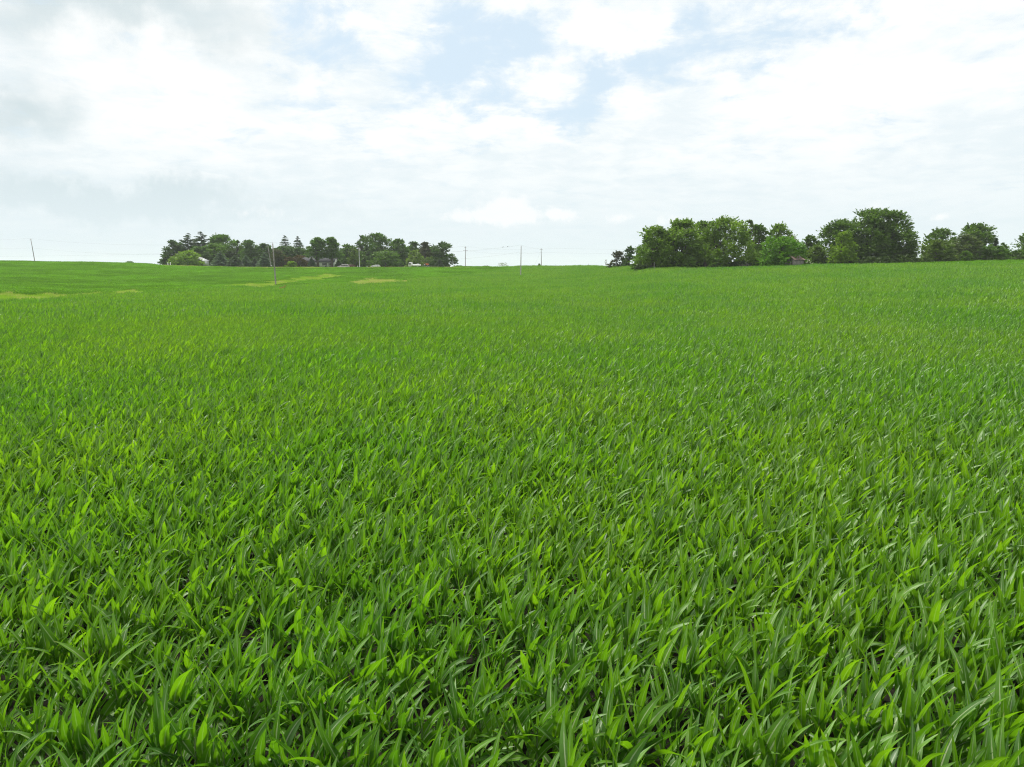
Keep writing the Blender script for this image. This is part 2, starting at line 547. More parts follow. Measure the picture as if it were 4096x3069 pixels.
NA = 420
view = np.linspace(-math.radians(44), math.radians(44), 300)
rest = np.linspace(math.radians(44), 2 * math.pi - math.radians(44), NA - 300 + 2)[1:-1]
ang = np.concatenate([view, rest])
rad = np.concatenate([[0.3], np.linspace(1.5, 12, 8), np.geomspace(14, 120, 40), np.linspace(123, 460, 86), np.geomspace(480, 2600, 22)])
A, R = np.meshgrid(ang, rad, indexing='ij')
gx, gy = R * np.sin(A), R * np.cos(A)
gz = ground_z(gx, gy)
nr, na = len(rad), len(ang)
ii = np.arange(na)[:, None] * nr + np.arange(nr - 1)[None, :]
jj = ((np.arange(na)[:, None] + 1) % na) * nr + np.arange(nr - 1)[None, :]
gf = np.stack([ii, ii + 1, jj + 1, jj], -1).reshape(-1, 4)
gv = np.stack([gx, gy, gz], -1).reshape(-1, 3)
cap = np.arange(na) * nr
gv = np.r_[gv, [[0, 0, 0]]]
gt = np.stack([cap, np.roll(cap, -1), np.full(na, len(gv) - 1)], -1)
ground = link('ground', mesh_np('ground', gv, [gf, gt], M_SOIL, smooth=True))
tag(ground, kind='structure')

# road along the far edge of the field
rx = np.linspace(-230, 150, 140)
ry = np.full_like(rx, 338.0)
rv, rq = [], []
for k, off in enumerate((-3.3, -2.6, 0.0, 2.6, 3.3)):
    rv.append(np.c_[rx, ry + off, ground_z(rx, ry + off) + (-0.10, 0.03, 0.06, 0.03, -0.10)[k]])
n = len(rx)
for k in range(4):
    i = np.arange(n - 1) + k * n
    rq.append(np.stack([i, i + 1, i + n + 1, i + n], -1))
road = link('road', mesh_np('road', np.concatenate(rv), np.concatenate(rq), plain('road_gravel', (0.16, 0.15, 0.135), 0.95, noise=0.25, scale=2.0), smooth=True))
tag(road, kind='structure')

# ------------------------------------------------------------------ corn plants
WIND = np.array([0.85, 0.25, -0.12])


def leaf_strip(rng, base, azim, inc, length, width, bend, wind, nseg=9, cross=2, furl=0.0):
    """one leaf: a folded tapering strip that leaves the stalk, rises and arches over"""
    n = nseg + 1
    s = np.linspace(0, 1, n)
    d = np.array([math.sin(inc) * math.cos(azim), math.sin(inc) * math.sin(azim), math.cos(inc)])
    out = np.array([math.cos(azim), math.sin(azim), 0.0])
    p = np.array(base, float)
    P, T = [p.copy()], [d.copy()]
    for k in range(1, n):
        g = s[k] ** 1.3
        d = d + (bend * g / nseg) * (out * 0.55 - np.array([0, 0, 1.0])) * 1.6 + wind * WIND * (0.35 + s[k]) / nseg
        d /= np.linalg.norm(d)
        p = p + d * length / nseg
        P.append(p.copy()); T.append(d.copy())
    P, T = np.array(P), np.array(T)
    side = np.cross(np.broadcast_to(np.array([-math.sin(azim), math.cos(azim), 0.0]), T.shape), T)
    side = np.cross(T, side)
    side /= np.linalg.norm(side, axis=1, keepdims=True)
    nor = np.cross(side, T)
    tw = rng.normal(0, 0.35) + rng.normal(0, 0.7) * s ** 1.5
    sd_ = side * np.cos(tw)[:, None] + nor * np.sin(tw)[:, None]
    nn = np.cross(sd_, T)
    nn *= np.sign(nn[:, 2:3] + 1e-6)
    prof = np.interp(s, [0, 0.08, 0.22, 0.38, 0.58, 0.78, 0.92, 1.0], [0.60, 0.80, 1.0, 0.98, 0.76, 0.42, 0.15, 0.0])
    w = width * prof * 0.5 * (1 - furl)
    wav = 0.16 * width * np.sin(s * rng.uniform(9, 15) + rng.uniform(0, 6)) * (1 - s) * (s > 0.02)
    wav2 = 0.16 * width * np.sin(s * rng.uniform(9, 15) + rng.uniform(0, 6)) * (1 - s) * (s > 0.02)
    fold = 0.35 + furl
    if cross == 2:
        L = P - sd_ * w[:, None] + nn * (w * fold + wav)[:, None]
        Rr = P + sd_ * w[:, None] + nn * (w * fold + wav2)[:, None]
        V = np.stack([L, P, Rr], 1).reshape(-1, 3)
        U = np.stack([np.c_[np.zeros(n), s], np.c_[np.full(n, 0.5), s], np.c_[np.ones(n), s]], 1).reshape(-1, 2)
        i = np.arange(nseg) * 3
        F = np.r_[np.stack([i, i + 1, i + 4, i + 3], -1), np.stack([i + 1, i + 2, i + 5, i + 4], -1)]
    else:
        V = np.stack([P - sd_ * w[:, None], P + sd_ * w[:, None]], 1).reshape(-1, 3)
        U = np.stack([np.c_[np.full(n, 0.1), s], np.c_[np.full(n, 0.42), s]], 1).reshape(-1, 2)
        i = np.arange(nseg) * 2
        F = np.stack([i, i + 1, i + 3, i + 2], -1)
    return V, F, U


def corn_leaves(seed, nseg=9, cross=2, nl=9, size=1.0):
    rng = np.random.default_rng(seed)
    out = []
    az0 = rng.uniform(0, 2 * math.pi)
    top = 0.60 * rng.uniform(0.9, 1.1) * size
    for i in range(nl):
        f = i / (nl - 1.0)
        a = az0 + (i % 2) * math.pi + rng.normal(0, 0.45)
        hgt = 0.07 * size + (top - 0.07 * size) * f ** 0.9
        inc = np.interp(f, [0, 0.4, 0.8, 1], [0.90, 0.56, 0.31, 0.12]) * rng.uniform(0.75, 1.25)
        ln = np.interp(f, [0, 0.35, 0.7, 1], [0.42, 0.60, 0.64, 0.40]) * rng.uniform(0.85, 1.15) * size
        wd = np.interp(f, [0, 0.35, 0.7, 1], [0.064, 0.090, 0.093, 0.060]) * rng.uniform(0.9, 1.15) * size
        bend = np.interp(f, [0, 0.5, 0.85, 1], [1.2, 0.78, 0.32, 0.06]) * rng.uniform(0.1, 1.7)
        wind = rng.uniform(0.15, 1.05) * np.interp(f, [0, 1], [0.6, 0.75])
        furl = 0.35 if f > 0.95 else 0.0
        out.append(leaf_strip(rng, (0, 0, hgt), a, inc, ln, wd, bend, wind, nseg, cross, furl))
    return out, top


def stalk_mb(top):
    return MB().tube([[0, 0, -0.05], [0, 0, top * 0.5], [0.004, 0, top + 0.02]], [0.016, 0.013, 0.007], 6)

NVAR = 16
CORN_VAR = [corn_leaves(100 + k) for k in range(NVAR)]
stalk_meshes, leaf_meshes = [], []
for k, (lv, top) in enumerate(CORN_VAR):
    mb = stalk_mb(top)
    stalk_meshes.append(mesh_np('corn_stalk', np.concatenate(mb.v), [np.concatenate(mb.q), np.concatenate(mb.t)], M_STALK, smooth=True))
    leaf_meshes.append([mesh_np('corn_leaf', v, f, M_CORN, uv=u, tint=np.full(len(v), RNG.random()), smooth=True) for v, f, u in lv])

# positions on sown rows that run across the view
ROW_A = math.radians(-9)
E1 = np.array([math.cos(ROW_A), math.sin(ROW_A)])
E2 = np.array([-math.sin(ROW_A), math.cos(ROW_A)])
PX, RW = 0.128, 0.76


def rows(rmax, dx, dy, jx, jy, stagger=False):
    nI, nJ = int(rmax / dx) + 1, int(rmax / dy) + 1
    i, j = np.meshgrid(np.arange(-nI, nI + 1), np.arange(-nJ, nJ + 1), indexing='ij')
    a = i * dx + RNG.uniform(-jx, jx, i.shape); b = j * dy + RNG.normal(0, jy, i.shape)
    if stagger:
        a = a + RNG.uniform(-0.5, 0.5, i.shape[1])[None, :] * dx
    p = a[..., None] * E1 + b[..., None] * E2
    p = p.reshape(-1, 2)
    r = np.hypot(p[:, 0], p[:, 1]); azm = np.arctan2(p[:, 0], p[:, 1])
    return p, r, azm

NEAR = 72.0
p, r, azm = rows(NEAR + 2, PX, RW, 0.06, 0.035)
keep = (r < NEAR) & (np.abs(p[:, 0]) < 0.80 * np.maximum(p[:, 1], 0) + 9.0) & (p[:, 1] > -3.5) & (RNG.random(len(p)) < 0.965)
p = p[keep]
pz = ground_z(p[:, 0], p[:, 1])
gx_, gy_ = p[:, 0], p[:, 1]
vig = 0.5 + 0.5 * np.sin(gx_ * 0.21 + 0.7 * np.sin(gy_ * 0.13)) * np.sin(gy_ * 0.17 + 1.1)
size = RNG.normal(1.05, 0.09, len(p)) * (0.93 + 0.13 * vig)
size = np.clip(size, 0.62, 1.3)
yaw = RNG.uniform(-0.5, 0.5, len(p))
idx = RNG.integers(0, NVAR, len(p))
# the plants that show largest: within the frame and nearest
uu, vv = proj(p[:, 0], p[:, 1], pz + 0.75)
ub, vb = proj(p[:, 0], p[:, 1], pz + 0.45)
dist = np.sqrt(p[:, 0] ** 2 + p[:, 1] ** 2 + (HC - pz - 0.7) ** 2)
inside = (uu > -40) & (uu < 4136) & (vv < 3080)
order = np.where(inside)[0]
order = order[np.argsort(dist[order])][:300]
single = np.zeros(len(p), bool)
single[order] = True

CORN_LABEL = 'green corn plant with long arching leaves in the nearest rows at the lower edge'
proto = {}
for n_, q in enumerate(order):
    k = int(idx[q])
    if k not in proto:
        t = thing('corn_plant', CORN_LABEL, 'corn plant', group='corn plants of the nearest rows')
        link('stalk', stalk_meshes[k], t)
        for me in leaf_meshes[k]:
            link('leaf', me, t)
        proto[k] = t
    else:
        src = proto[k]
        t = src.copy()
        C.objects.link(t)
        for ch in src.children:
            c = ch.copy()
            C.objects.link(c)
            c.parent = t
    t.location = (p[q, 0], p[q, 1], pz[q])
    t.rotation_euler = (0, 0, yaw[q])
    t.scale = (size[q],) * 3

# ---- everything past those: instanced crop, one object each
def joined(name, parts, mat, tints=None):
    V, F, U, T, nn = [], [], [], [], 0
    for v, f, u in parts:
        V.append(v); F.append(f + nn); U.append(u); T.append(np.full(len(v), RNG.random()))
        nn += len(v)
    return mesh_np(name, np.concatenate(V), np.concatenate(F), mat, uv=np.concatenate(U), tint=np.concatenate(T), smooth=True)


def library(name, meshes):
    """a collection of shapes outside the scene, for the node instancers"""
    col = bpy.data.collections.new(name)
    for i, me in enumerate(meshes):
        o = bpy.data.objects.new('%s_shape_%03d' % (name, i), me)
        col.objects.link(o)
    return col


def scatter(name, pts, rot, scale, index, coll):
    me = bpy.data.meshes.new(name)
    me.vertices.add(len(pts))
    me.vertices.foreach_set('co', np.asarray(pts, np.float32).ravel())
    for nm, typ, val, key in (('rot', 'FLOAT_VECTOR', rot, 'vector'), ('scl', 'FLOAT_VECTOR', scale, 'vector'), ('idx', 'INT', index, 'value')):
        at_ = me.attributes.new(nm, typ, 'POINT')
        at_.data.foreach_set(key, np.asarray(val, np.int32 if typ == 'INT' else np.float32).ravel())
    me.update()
    o = link(name, me)
    ng = bpy.data.node_groups.new(name + '_nodes', 'GeometryNodeTree')
    ng.interface.new_socket('Geometry', in_out='INPUT', socket_type='NodeSocketGeometry')
    ng.interface.new_socket('Geometry', in_out='OUTPUT', socket_type='NodeSocketGeometry')
    gi, go = ng.nodes.new('NodeGroupInput'), ng.nodes.new('NodeGroupOutput')
    ci = ng.nodes.new('GeometryNodeCollectionInfo')
    ci.inputs[0].default_value = coll
    ci.inputs[1].default_value = True
    ci.inputs[2].default_value = True
    ip = ng.nodes.new('GeometryNodeInstanceOnPoints')
    ip.inputs['Pick Instance'].default_value = True
    ng.links.new(gi.outputs[0], ip.inputs['Points'])
    ng.links.new(ci.outputs[0], ip.inputs['Instance'])
    for nm, typ, sock in (('rot', 'FLOAT_VECTOR', 'Rotation'), ('scl', 'FLOAT_VECTOR', 'Scale'), ('idx', 'INT', 'Instance Index')):
        na_ = ng.nodes.new('GeometryNodeInputNamedAttribute')
        na_.data_type = typ
        na_.inputs[0].default_value = nm
        ng.links.new(na_.outputs[0], ip.inputs[sock])
    ng.links.new(ip.outputs[0], go.inputs[0])
    md = o.modifiers.new('scatter', 'NODES')
    md.node_group = ng
    return o

corn_lib = []
for k, (lv, top) in enumerate(CORN_VAR):
    mb = stalk_mb(top)
    sv = np.concatenate(mb.v)
    stalk = (sv, np.concatenate(mb.q), np.tile([[0.2, 0.1]], (len(sv), 1)))
    corn_lib.append(joined('corn', [stalk] + lv, M_CORN))
PW_, PD_ = 2.1, 3 * RW                                   # a block of three rows for the far field
for k in range(10):
    rng = np.random.default_rng(900 + k)
    parts = []
    for row in range(3):
        for c in range(12):
            lv, top = corn_leaves(5000 + k * 50 + row * 12 + c, nseg=4, cross=1, nl=8, size=float(np.clip(rng.normal(1.0, 0.12), 0.65, 1.3)))
            off = np.array([(c - 5.5) * 0.175 + rng.uniform(-0.06, 0.06), (row - 1) * RW + rng.normal(0, 0.04), 0])
            ca, sa = math.cos(ROW_A), math.sin(ROW_A)
            off = np.array([off[0] * ca - off[1] * sa, off[0] * sa + off[1] * ca, 0])
            for v, f, u in lv[1:]:
                parts.append((v + off, f, u))
    corn_lib.append(joined('corn_block', parts, M_CORN))
CORN_LIB = library('corn_shapes', corn_lib)

# blocks of crop on the far field: which plant grows there
p2, r2, a2 = rows(430, PW_, PD_, 0.04, 0.0, True)
z2 = ground_z(p2[:, 0], p2[:, 1])
D2 = p2[:, 1]
u2, v2 = proj(p2[:, 0], p2[:, 1], z2 + 0.6)
uc = CX + FPX * (p2[:, 0] / np.maximum(D2, 1)) / math.cos(TH)
Dc2 = np.interp(uc, _ud, _DD)
view2 = (np.abs(p2[:, 0]) < 0.84 * D2 + 12) & (D2 > 10) & (r2 > NEAR - 1.0)
crest_gap = np.interp(uc, [0, 600, 650, 1800, 1850, 2350, 2420, 4096], [40, 40, 1, 1, 40, 25, 2, 2])
view2 &= D2 < Dc2 + crest_gap
nz = np.sin(p2[:, 0] * 0.31 + 1.0) * np.sin(p2[:, 1] * 0.23) + 0.6 * np.sin(p2[:, 0] * 0.83 + p2[:, 1] * 0.5) + RNG.normal(0, 0.35, len(p2))


def in_strip(pts, jit):
    """inside a band given as (column, row, half height) along its middle"""
    t_ = np.array(pts, float)
    vm = np.interp(u2, t_[:, 0], t_[:, 1]); hh = np.interp(u2, t_[:, 0], t_[:, 2], left=-99, right=-99)
    return np.abs(v2 - vm + nz * jit) < hh * (1.65 + 0.5 * nz)

strip_a = in_strip([(-200, 1192, 13), (0, 1191, 12), (170, 1184, 9), (330, 1176, 6), (480, 1171, 5.5), (640, 1164, 4), (820, 1155, 0)], 1.0)
strip_b = in_strip([(900, 1141, 1), (960, 1140, 5), (1050, 1141, 10), (1090, 1135, 9), (1150, 1122, 6), (1220, 1112, 5), (1290, 1106, 6), (1330, 1102, 5), (1390, 1100, 0)], 0.8)
strip_c = in_strip([(1340, 1136, 1), (1410, 1132, 4), (1450, 1127, 8), (1500, 1125, 8), (1570, 1124, 5), (1640, 1126, 2), (1760, 1124, 0)], 0.8)
soy_line = np.interp(u2, [-400, 0, 650, 930, 1100, 1400, 1750, 1950, 2100], [1200, 1198, 1168, 1149, 1148, 1131, 1112, 1092, 1060])
is_grass = view2 & (strip_a | strip_b) & (r2 > 90)
is_tan = view2 & strip_c & (r2 > 90) & ~is_grass
is_soy = view2 & (v2 < soy_line) & ~is_grass & ~is_tan
is_corn = view2 & ~is_soy & ~is_grass & ~is_tan
is_corn &= r2 > NEAR + 0.2

m1 = ~single
near_pts = np.c_[p[m1], pz[m1]]
vig2 = 0.5 + 0.5 * np.sin(p2[:, 0] * 0.21 + 0.7 * np.sin(p2[:, 1] * 0.13)) * np.sin(p2[:, 1] * 0.17 + 1.1)
far_pts = np.c_[p2[is_corn], z2[is_corn]]
fs = (0.93 + 0.13 * vig2[is_corn]) * RNG.normal(1, 0.05, len(far_pts))
lean = RNG.normal(0, 0.03, (m1.sum(), 2))
# slope of the ground under the far blocks
gxs = (ground_z(far_pts[:, 0] + 1, far_pts[:, 1]) - ground_z(far_pts[:, 0] - 1, far_pts[:, 1])) / 2
gys = (ground_z(far_pts[:, 0], far_pts[:, 1] + 1) - ground_z(far_pts[:, 0], far_pts[:, 1] - 1)) / 2
crop = scatter('corn_crop', np.r_[near_pts, far_pts],
               np.r_[np.c_[lean, yaw[m1]], np.c_[gys, -gxs, np.zeros(len(far_pts))]],
               np.r_[np.repeat(size[m1][:, None], 3, 1), np.c_[np.ones(len(fs)), np.ones(len(fs)), fs]],
               np.r_[idx[m1], RNG.integers(NVAR, NVAR + 10, len(far_pts))], CORN_LIB)
tag(crop, 'dense green corn covering the field behind the nearest rows', 'corn field', kind='stuff')


def leaf_quads(c, a, b, tint=None):
    """one diamond leaf per row: centre, half length, half width"""
    n_ = len(c)
    v = np.stack([c - a, c + b, c + a, c - b], 1).reshape(-1, 3)
    f = np.arange(4 * n_).reshape(-1, 4)
    t_ = np.repeat(RNG.random(n_) if tint is None else tint, 4)
    return v, f, t_


def rand_dir(n_, rng):
    d = rng.normal(size=(n_, 3))
    return d / np.linalg.norm(d, axis=1, keepdims=True)


def leaves_at(c, outd, ln, wd, rng, droop=0.0, spread=0.8, tint=None):
    n_ = len(c)
    a = outd + spread * rand_dir(n_, rng) - np.array([0, 0, droop])
    a /= np.linalg.norm(a, axis=1, keepdims=True)
    b = np.cross(a, rand_dir(n_, rng)); b /= np.linalg.norm(b, axis=1, keepdims=True) + 1e-9
    s = rng.uniform(0.7, 1.3, n_)[:, None]
    return leaf_quads(c, a * ln * s, b * wd * s, tint)

soy_lib = []
for k in range(6):
    rng = np.random.default_rng(40 + k)
    n_ = 420
    row = rng.integers(0, 6, n_)
    x_ = rng.uniform(-PW_ / 2 - 0.1, PW_ / 2 + 0.1, n_)
    y_ = (row - 2.5) * (PD_ / 6) + rng.normal(0, 0.11, n_)
    h_ = 0.56 - 0.9 * np.abs(y_ - (row - 2.5) * (PD_ / 6)) + 0.07 * np.sin(x_ * 7 + row * 2.1 + k) - 0.22 * rng.random(n_) ** 2
    nrm = np.c_[rng.normal(0, 0.5, n_), rng.normal(0, 0.5, n_), np.ones(n_)]
    nrm /= np.linalg.norm(nrm, axis=1, keepdims=True)
    a = np.cross(nrm, rand_dir(n_, rng)); a /= np.linalg.norm(a, axis=1, keepdims=True)
    b = np.cross(nrm, a)
    v, f, t_ = leaf_quads(np.c_[x_, y_, h_], a * 0.105, b * 0.085)
    v[:, :2] = v[:, :2] @ np.array([[math.cos(ROW_A), math.sin(ROW_A)], [-math.sin(ROW_A), math.cos(ROW_A)]])
    soy_lib.append(mesh_np('soybean_block', v, f, M_SOY, tint=t_))
SOY_LIB = library('soybean_shapes', soy_lib)
sp = np.c_[p2[is_soy], z2[is_soy]]
gxs = (ground_z(sp[:, 0] + 1, sp[:, 1]) - ground_z(sp[:, 0] - 1, sp[:, 1])) / 2
gys = (ground_z(sp[:, 0], sp[:, 1] + 1) - ground_z(sp[:, 0], sp[:, 1] - 1)) / 2
ssz = np.clip(RNG.normal(1, 0.1, len(sp)) + 0.15 * np.sin(sp[:, 0] * 0.2) * np.sin(sp[:, 1] * 0.11), 0.6, 1.5)
soy = scatter('soybean_crop', sp, np.c_[gys, -gxs, np.zeros(len(sp))], np.c_[np.ones(len(sp)), np.ones(len(sp)), ssz], RNG.integers(0, 6, len(sp)), SOY_LIB)
tag(soy, 'low bushy soybean crop on the far slope below the farmyard grove', 'soybean field', kind='stuff')

# grass: waterways through the crop, the verge along the road and the farmyard lawn
grass_lib = []
for k in range(6):
    rng = np.random.default_rng(70 + k)
    n_ = 440
    tall = 0.55 if k < 4 else 0.2
    x_, y_ = rng.uniform(-1.15, 1.15, n_), rng.uniform(-1.2, 1.2, n_)
    tip = np.c_[x_ + rng.normal(0.06, 0.1, n_), y_ + rng.normal(0, 0.1, n_), tall * rng.uniform(0.5, 1.15, n_)]
    wv = rand_dir(n_, rng) * np.array([1, 1, 0]) * 0.03
    b0 = np.c_[x_, y_, np.full(n_, -0.05)]
    v = np.stack([b0 - wv, b0 + wv, tip], 1).reshape(-1, 3)
    grass_lib.append(mesh_np('grass_tuft', v, np.arange(3 * n_).reshape(-1, 3), M_TAN if k in (2, 3) else M_GRASS, tint=np.repeat(rng.random(n_), 3)))
GRASS_LIB = library('grass_shapes', grass_lib)
gp = [np.c_[p2[is_grass], z2[is_grass]], np.c_[p2[is_tan], z2[is_tan]]]
gi_ = [np.where(RNG.random(is_grass.sum()) < 0.72, RNG.integers(0, 2, is_grass.sum()), 2), np.where(RNG.random(is_tan.sum()) < 0.8, 3, 1)]
yard = (D2 > Dc2 + 1.0) & (D2 < 405) & (uc > 560) & (uc < 1880) & (np.abs(D2 - 338) > 4.2)
gp.append(np.c_[p2[yard], z2[yard]])
verge = np.abs(D2[yard] - 335) < 11
gi_.append(np.where(verge, RNG.choice([0, 2, 2, 3], yard.sum()), RNG.choice([4, 5], yard.sum())))
gp, gi_ = np.concatenate(gp), np.concatenate(gi_)
gs = RNG.normal(1, 0.12, len(gp))
grass = scatter('grass', gp, np.c_[np.zeros((len(gp), 2)), RNG.uniform(0, 6.28, len(gp))], np.c_[np.ones(len(gp)), np.ones(len(gp)), gs], gi_, GRASS_LIB)
tag(grass, 'yellow-green rough grass in the strips through the crop and along the far verge', 'grass', kind='stuff')

# ------------------------------------------------------------------ trees
def limb(mb, a, b, r0, r1, rng, n_=4, bow=0.08):
    a, b = np.asarray(a, float), np.asarray(b, float)
    t_ = np.linspace(0, 1, n_)[:, None]
    L = np.linalg.norm(b - a)
    pts = a + (b - a) * t_ + np.sin(t_ * math.pi) * rng.normal(0, bow * L, 3)
    mb.tube(pts, np.linspace(r0, r1, n_), 5, cap=False)


def broadleaf(rng, h, w, nleaf, lsize, base=0.1, lobes=16, spiky=0.35, lean=(0.25, 0, 0.45), sparse=0.0, oval=False, droop=0.0, multi=1):
    """trunk with limbs that carry lobes of twigs; leaves sit along the twigs"""
    rx_, rz_ = w / 2, h * (1 - base) / 2
    z0_, hh_ = h * base, h * (1 - base)
    cz = z0_ + 0.45 * hh_
    cen, rad_ = [], []
    shape = ([0, 0.12, 0.35, 0.6, 0.82, 0.95, 1], [0.62, 0.9, 1.0, 0.92, 0.66, 0.36, 0.1]) if oval else ([0, 0.1, 0.3, 0.6, 0.8, 0.93, 1], [0.82, 0.96, 1.0, 0.94, 0.74, 0.46, 0.2])
    for k in range(lobes):
        zf = (k + rng.uniform(0.1, 0.9)) / lobes
        zf = 0.06 + 0.90 * zf
        wz = np.interp(zf, *shape) * rx_ * rng.uniform(0.88, 1.08)
        rr = rng.uniform(0.30, 0.46) * rx_ * (0.55 + 0.45 * np.interp(zf, *shape)) * (1 - 0.25 * sparse) * (16.0 / lobes) ** 0.22
        rr = min(rr, 0.30 * h)
        a_ = k * 2.399963 + rng.normal(0, 0.4)
        q_ = max(0.0, wz - rr * 0.92) * (rng.uniform(0.65, 1.0) if k % 4 else rng.uniform(0, 0.5))
        zc_ = min(max(z0_ + zf * hh_, z0_ + rr * 0.55), h - rr * 0.9)
        cen.append([q_ * math.cos(a_), q_ * math.sin(a_) * 0.9, zc_])
        rad_.append(rr)
    cen.append([rng.normal(0, 0.08) * rx_, 0, h - 0.27 * rx_]); rad_.append(0.27 * rx_)
    for s_ in (-1, 1):
        cen.append([s_ * rx_ * 0.62, -0.2 * rx_, z0_ + 0.16 * hh_]); rad_.append(min(0.36 * rx_, 0.3 * h))
    cen, rad_ = np.array(cen), np.array(rad_)
    ltint = rng.uniform(0.0, 0.55, len(cen))
    per = rad_ ** 2 / (rad_ ** 2).sum()
    Cs, As, Ts = [], [], []
    lean = np.asarray(lean)
    for k in range(len(cen)):
        nk = max(20, int(nleaf * per[k]))
        nt_ = max(6, nk // 9)
        d = rand_dir(nt_, rng)
        d = d + lean * 0.5 + (cen[k] - np.array([0, 0, cz])) / (rx_ + rz_) * 0.9
        d[:, 2] -= droop
        d /= np.linalg.norm(d, axis=1, keepdims=True)
        reach = rad_[k] * (1 + spiky * rng.random(nt_) ** 2 * 1.6) * rng.uniform(0.75, 1.05, nt_)
        ti = rng.integers(0, nt_, nk)
        tt = rng.uniform(0.25, 1.0, nk) ** 0.6
        pos = cen[k] + d[ti] * (reach[ti] * tt)[:, None] + rng.normal(0, 0.16 * rad_[k] * 0.6, (nk, 3)) * (1.15 - tt)[:, None]
        pos[:, 2] -= droop * rad_[k] * 0.9 * tt ** 2
        up = lean * tt[:, None] * rad_[k] * 0.22
        pos = pos + up
        Cs.append(pos); As.append(d[ti] + lean * 0.5); Ts.append(np.clip(ltint[k] + rng.uniform(0, 0.45, nk), 0, 1))
    Cs, As, Ts = np.concatenate(Cs), np.concatenate(As), np.concatenate(Ts)
    ok = Cs[:, 2] > 0.02 * h + 0.05
    Cs, As, Ts = Cs[ok], As[ok], Ts[ok]
    As /= np.linalg.norm(As, axis=1, keepdims=True)
    crown = leaves_at(Cs, As, lsize, lsize * 0.55, rng, droop=0.15 + droop, spread=0.9, tint=Ts)
    mb = MB()
    tr = max(0.12, 0.028 * h)
    for m_ in range(multi):
        off = rng.normal(0, 0.10 * w, 2) if multi > 1 else (0, 0)
        topz = h * rng.uniform(0.45, 0.6)
        pts = np.array([[off[0], off[1], -0.3], [off[0] * 1.1, off[1], topz * 0.35], [off[0] * 0.9 + rng.normal(0, 0.03 * w), off[1], topz * 0.7], [off[0] * 0.6, 0, topz]])
        mb.tube(pts, [tr * 1.25, tr, tr * 0.75, tr * 0.45], 7, cap=False)
        for k in rng.permutation(len(cen))[: max(5, len(cen) // (1 + multi))]:
            s_ = rng.uniform(0.3, 0.95)
            st = pts[1] * (1 - s_) + pts[3] * s_
            limb(mb, st, cen[k], tr * 0.42, tr * 0.08, rng)
    return crown, mb


def conifer(rng, h, w, nleaf, lsize, ragged=0.12, layers=16, upsweep=-0.15, base=0.03, power=0.85, top_open=0.0):
    Cs, As, Ts = [], [], []
    zs = np.linspace(base, 0.985, layers)
    wt_ = (1 - zs) + 0.10
    mb = MB()
    mb.tube([[0, 0, -0.3], [0, 0, h * 0.5], [0, 0, h * 0.97]], [0.02 * h, 0.012 * h, 0.004 * h], 6, cap=False)
    for i, zr in enumerate(zs):
        nb = int(rng.integers(7, 12)) if zr < 0.85 else 5
        per_b = max(5, int(nleaf * wt_[i] / wt_.sum() / nb))
        a0 = rng.uniform(0, 6.28)
        for b_ in range(nb):
            a = a0 + b_ * 2 * math.pi / nb + rng.normal(0, 0.15)
            L = w / 2 * ((1 - zr) ** power + 0.035) * rng.uniform(1 - ragged * 2, 1 + ragged)
            z0 = zr * h + rng.normal(0, 0.25 * h / layers)
            t_ = rng.uniform(0.1, 1.0, per_b) ** 0.75
            d = np.array([math.cos(a), math.sin(a), 0])
            sd_ = np.array([-math.sin(a), math.cos(a), 0])
            side = rng.normal(0, 0.20, per_b) * L * (1.1 - 0.8 * t_)
            pz_ = z0 + upsweep * L * t_ ** 1.5 - np.abs(side) * 0.25 + rng.normal(0, 0.05, per_b) * L
            Cs.append(d * (L * t_)[:, None] + sd_ * side[:, None] + np.c_[np.zeros((per_b, 2)), pz_])
            As.append(np.broadcast_to(d + np.array([0, 0, upsweep * 0.8]), (per_b, 3)) + sd_ * np.sign(side)[:, None] * 0.4)
            Ts.append(np.clip(0.15 + 0.6 * t_ * rng.uniform(0.6, 1.2, per_b), 0, 1))
            if b_ % 2 == 0 and zr < 0.9:
                limb(mb, [0, 0, z0], d * L * 0.8 + np.array([0, 0, z0 + upsweep * L * 0.6]), 0.005 * h, 0.0015 * h, rng, 3, 0.01)
    Cs, As, Ts = np.concatenate(Cs), np.concatenate(As), np.concatenate(Ts)
    ok = Cs[:, 2] > 0.02
    crown = leaves_at(Cs[ok], As[ok] / np.linalg.norm(As[ok], axis=1, keepdims=True), lsize, lsize * 0.38, rng, spread=0.55, tint=Ts[ok])
    return crown, mb

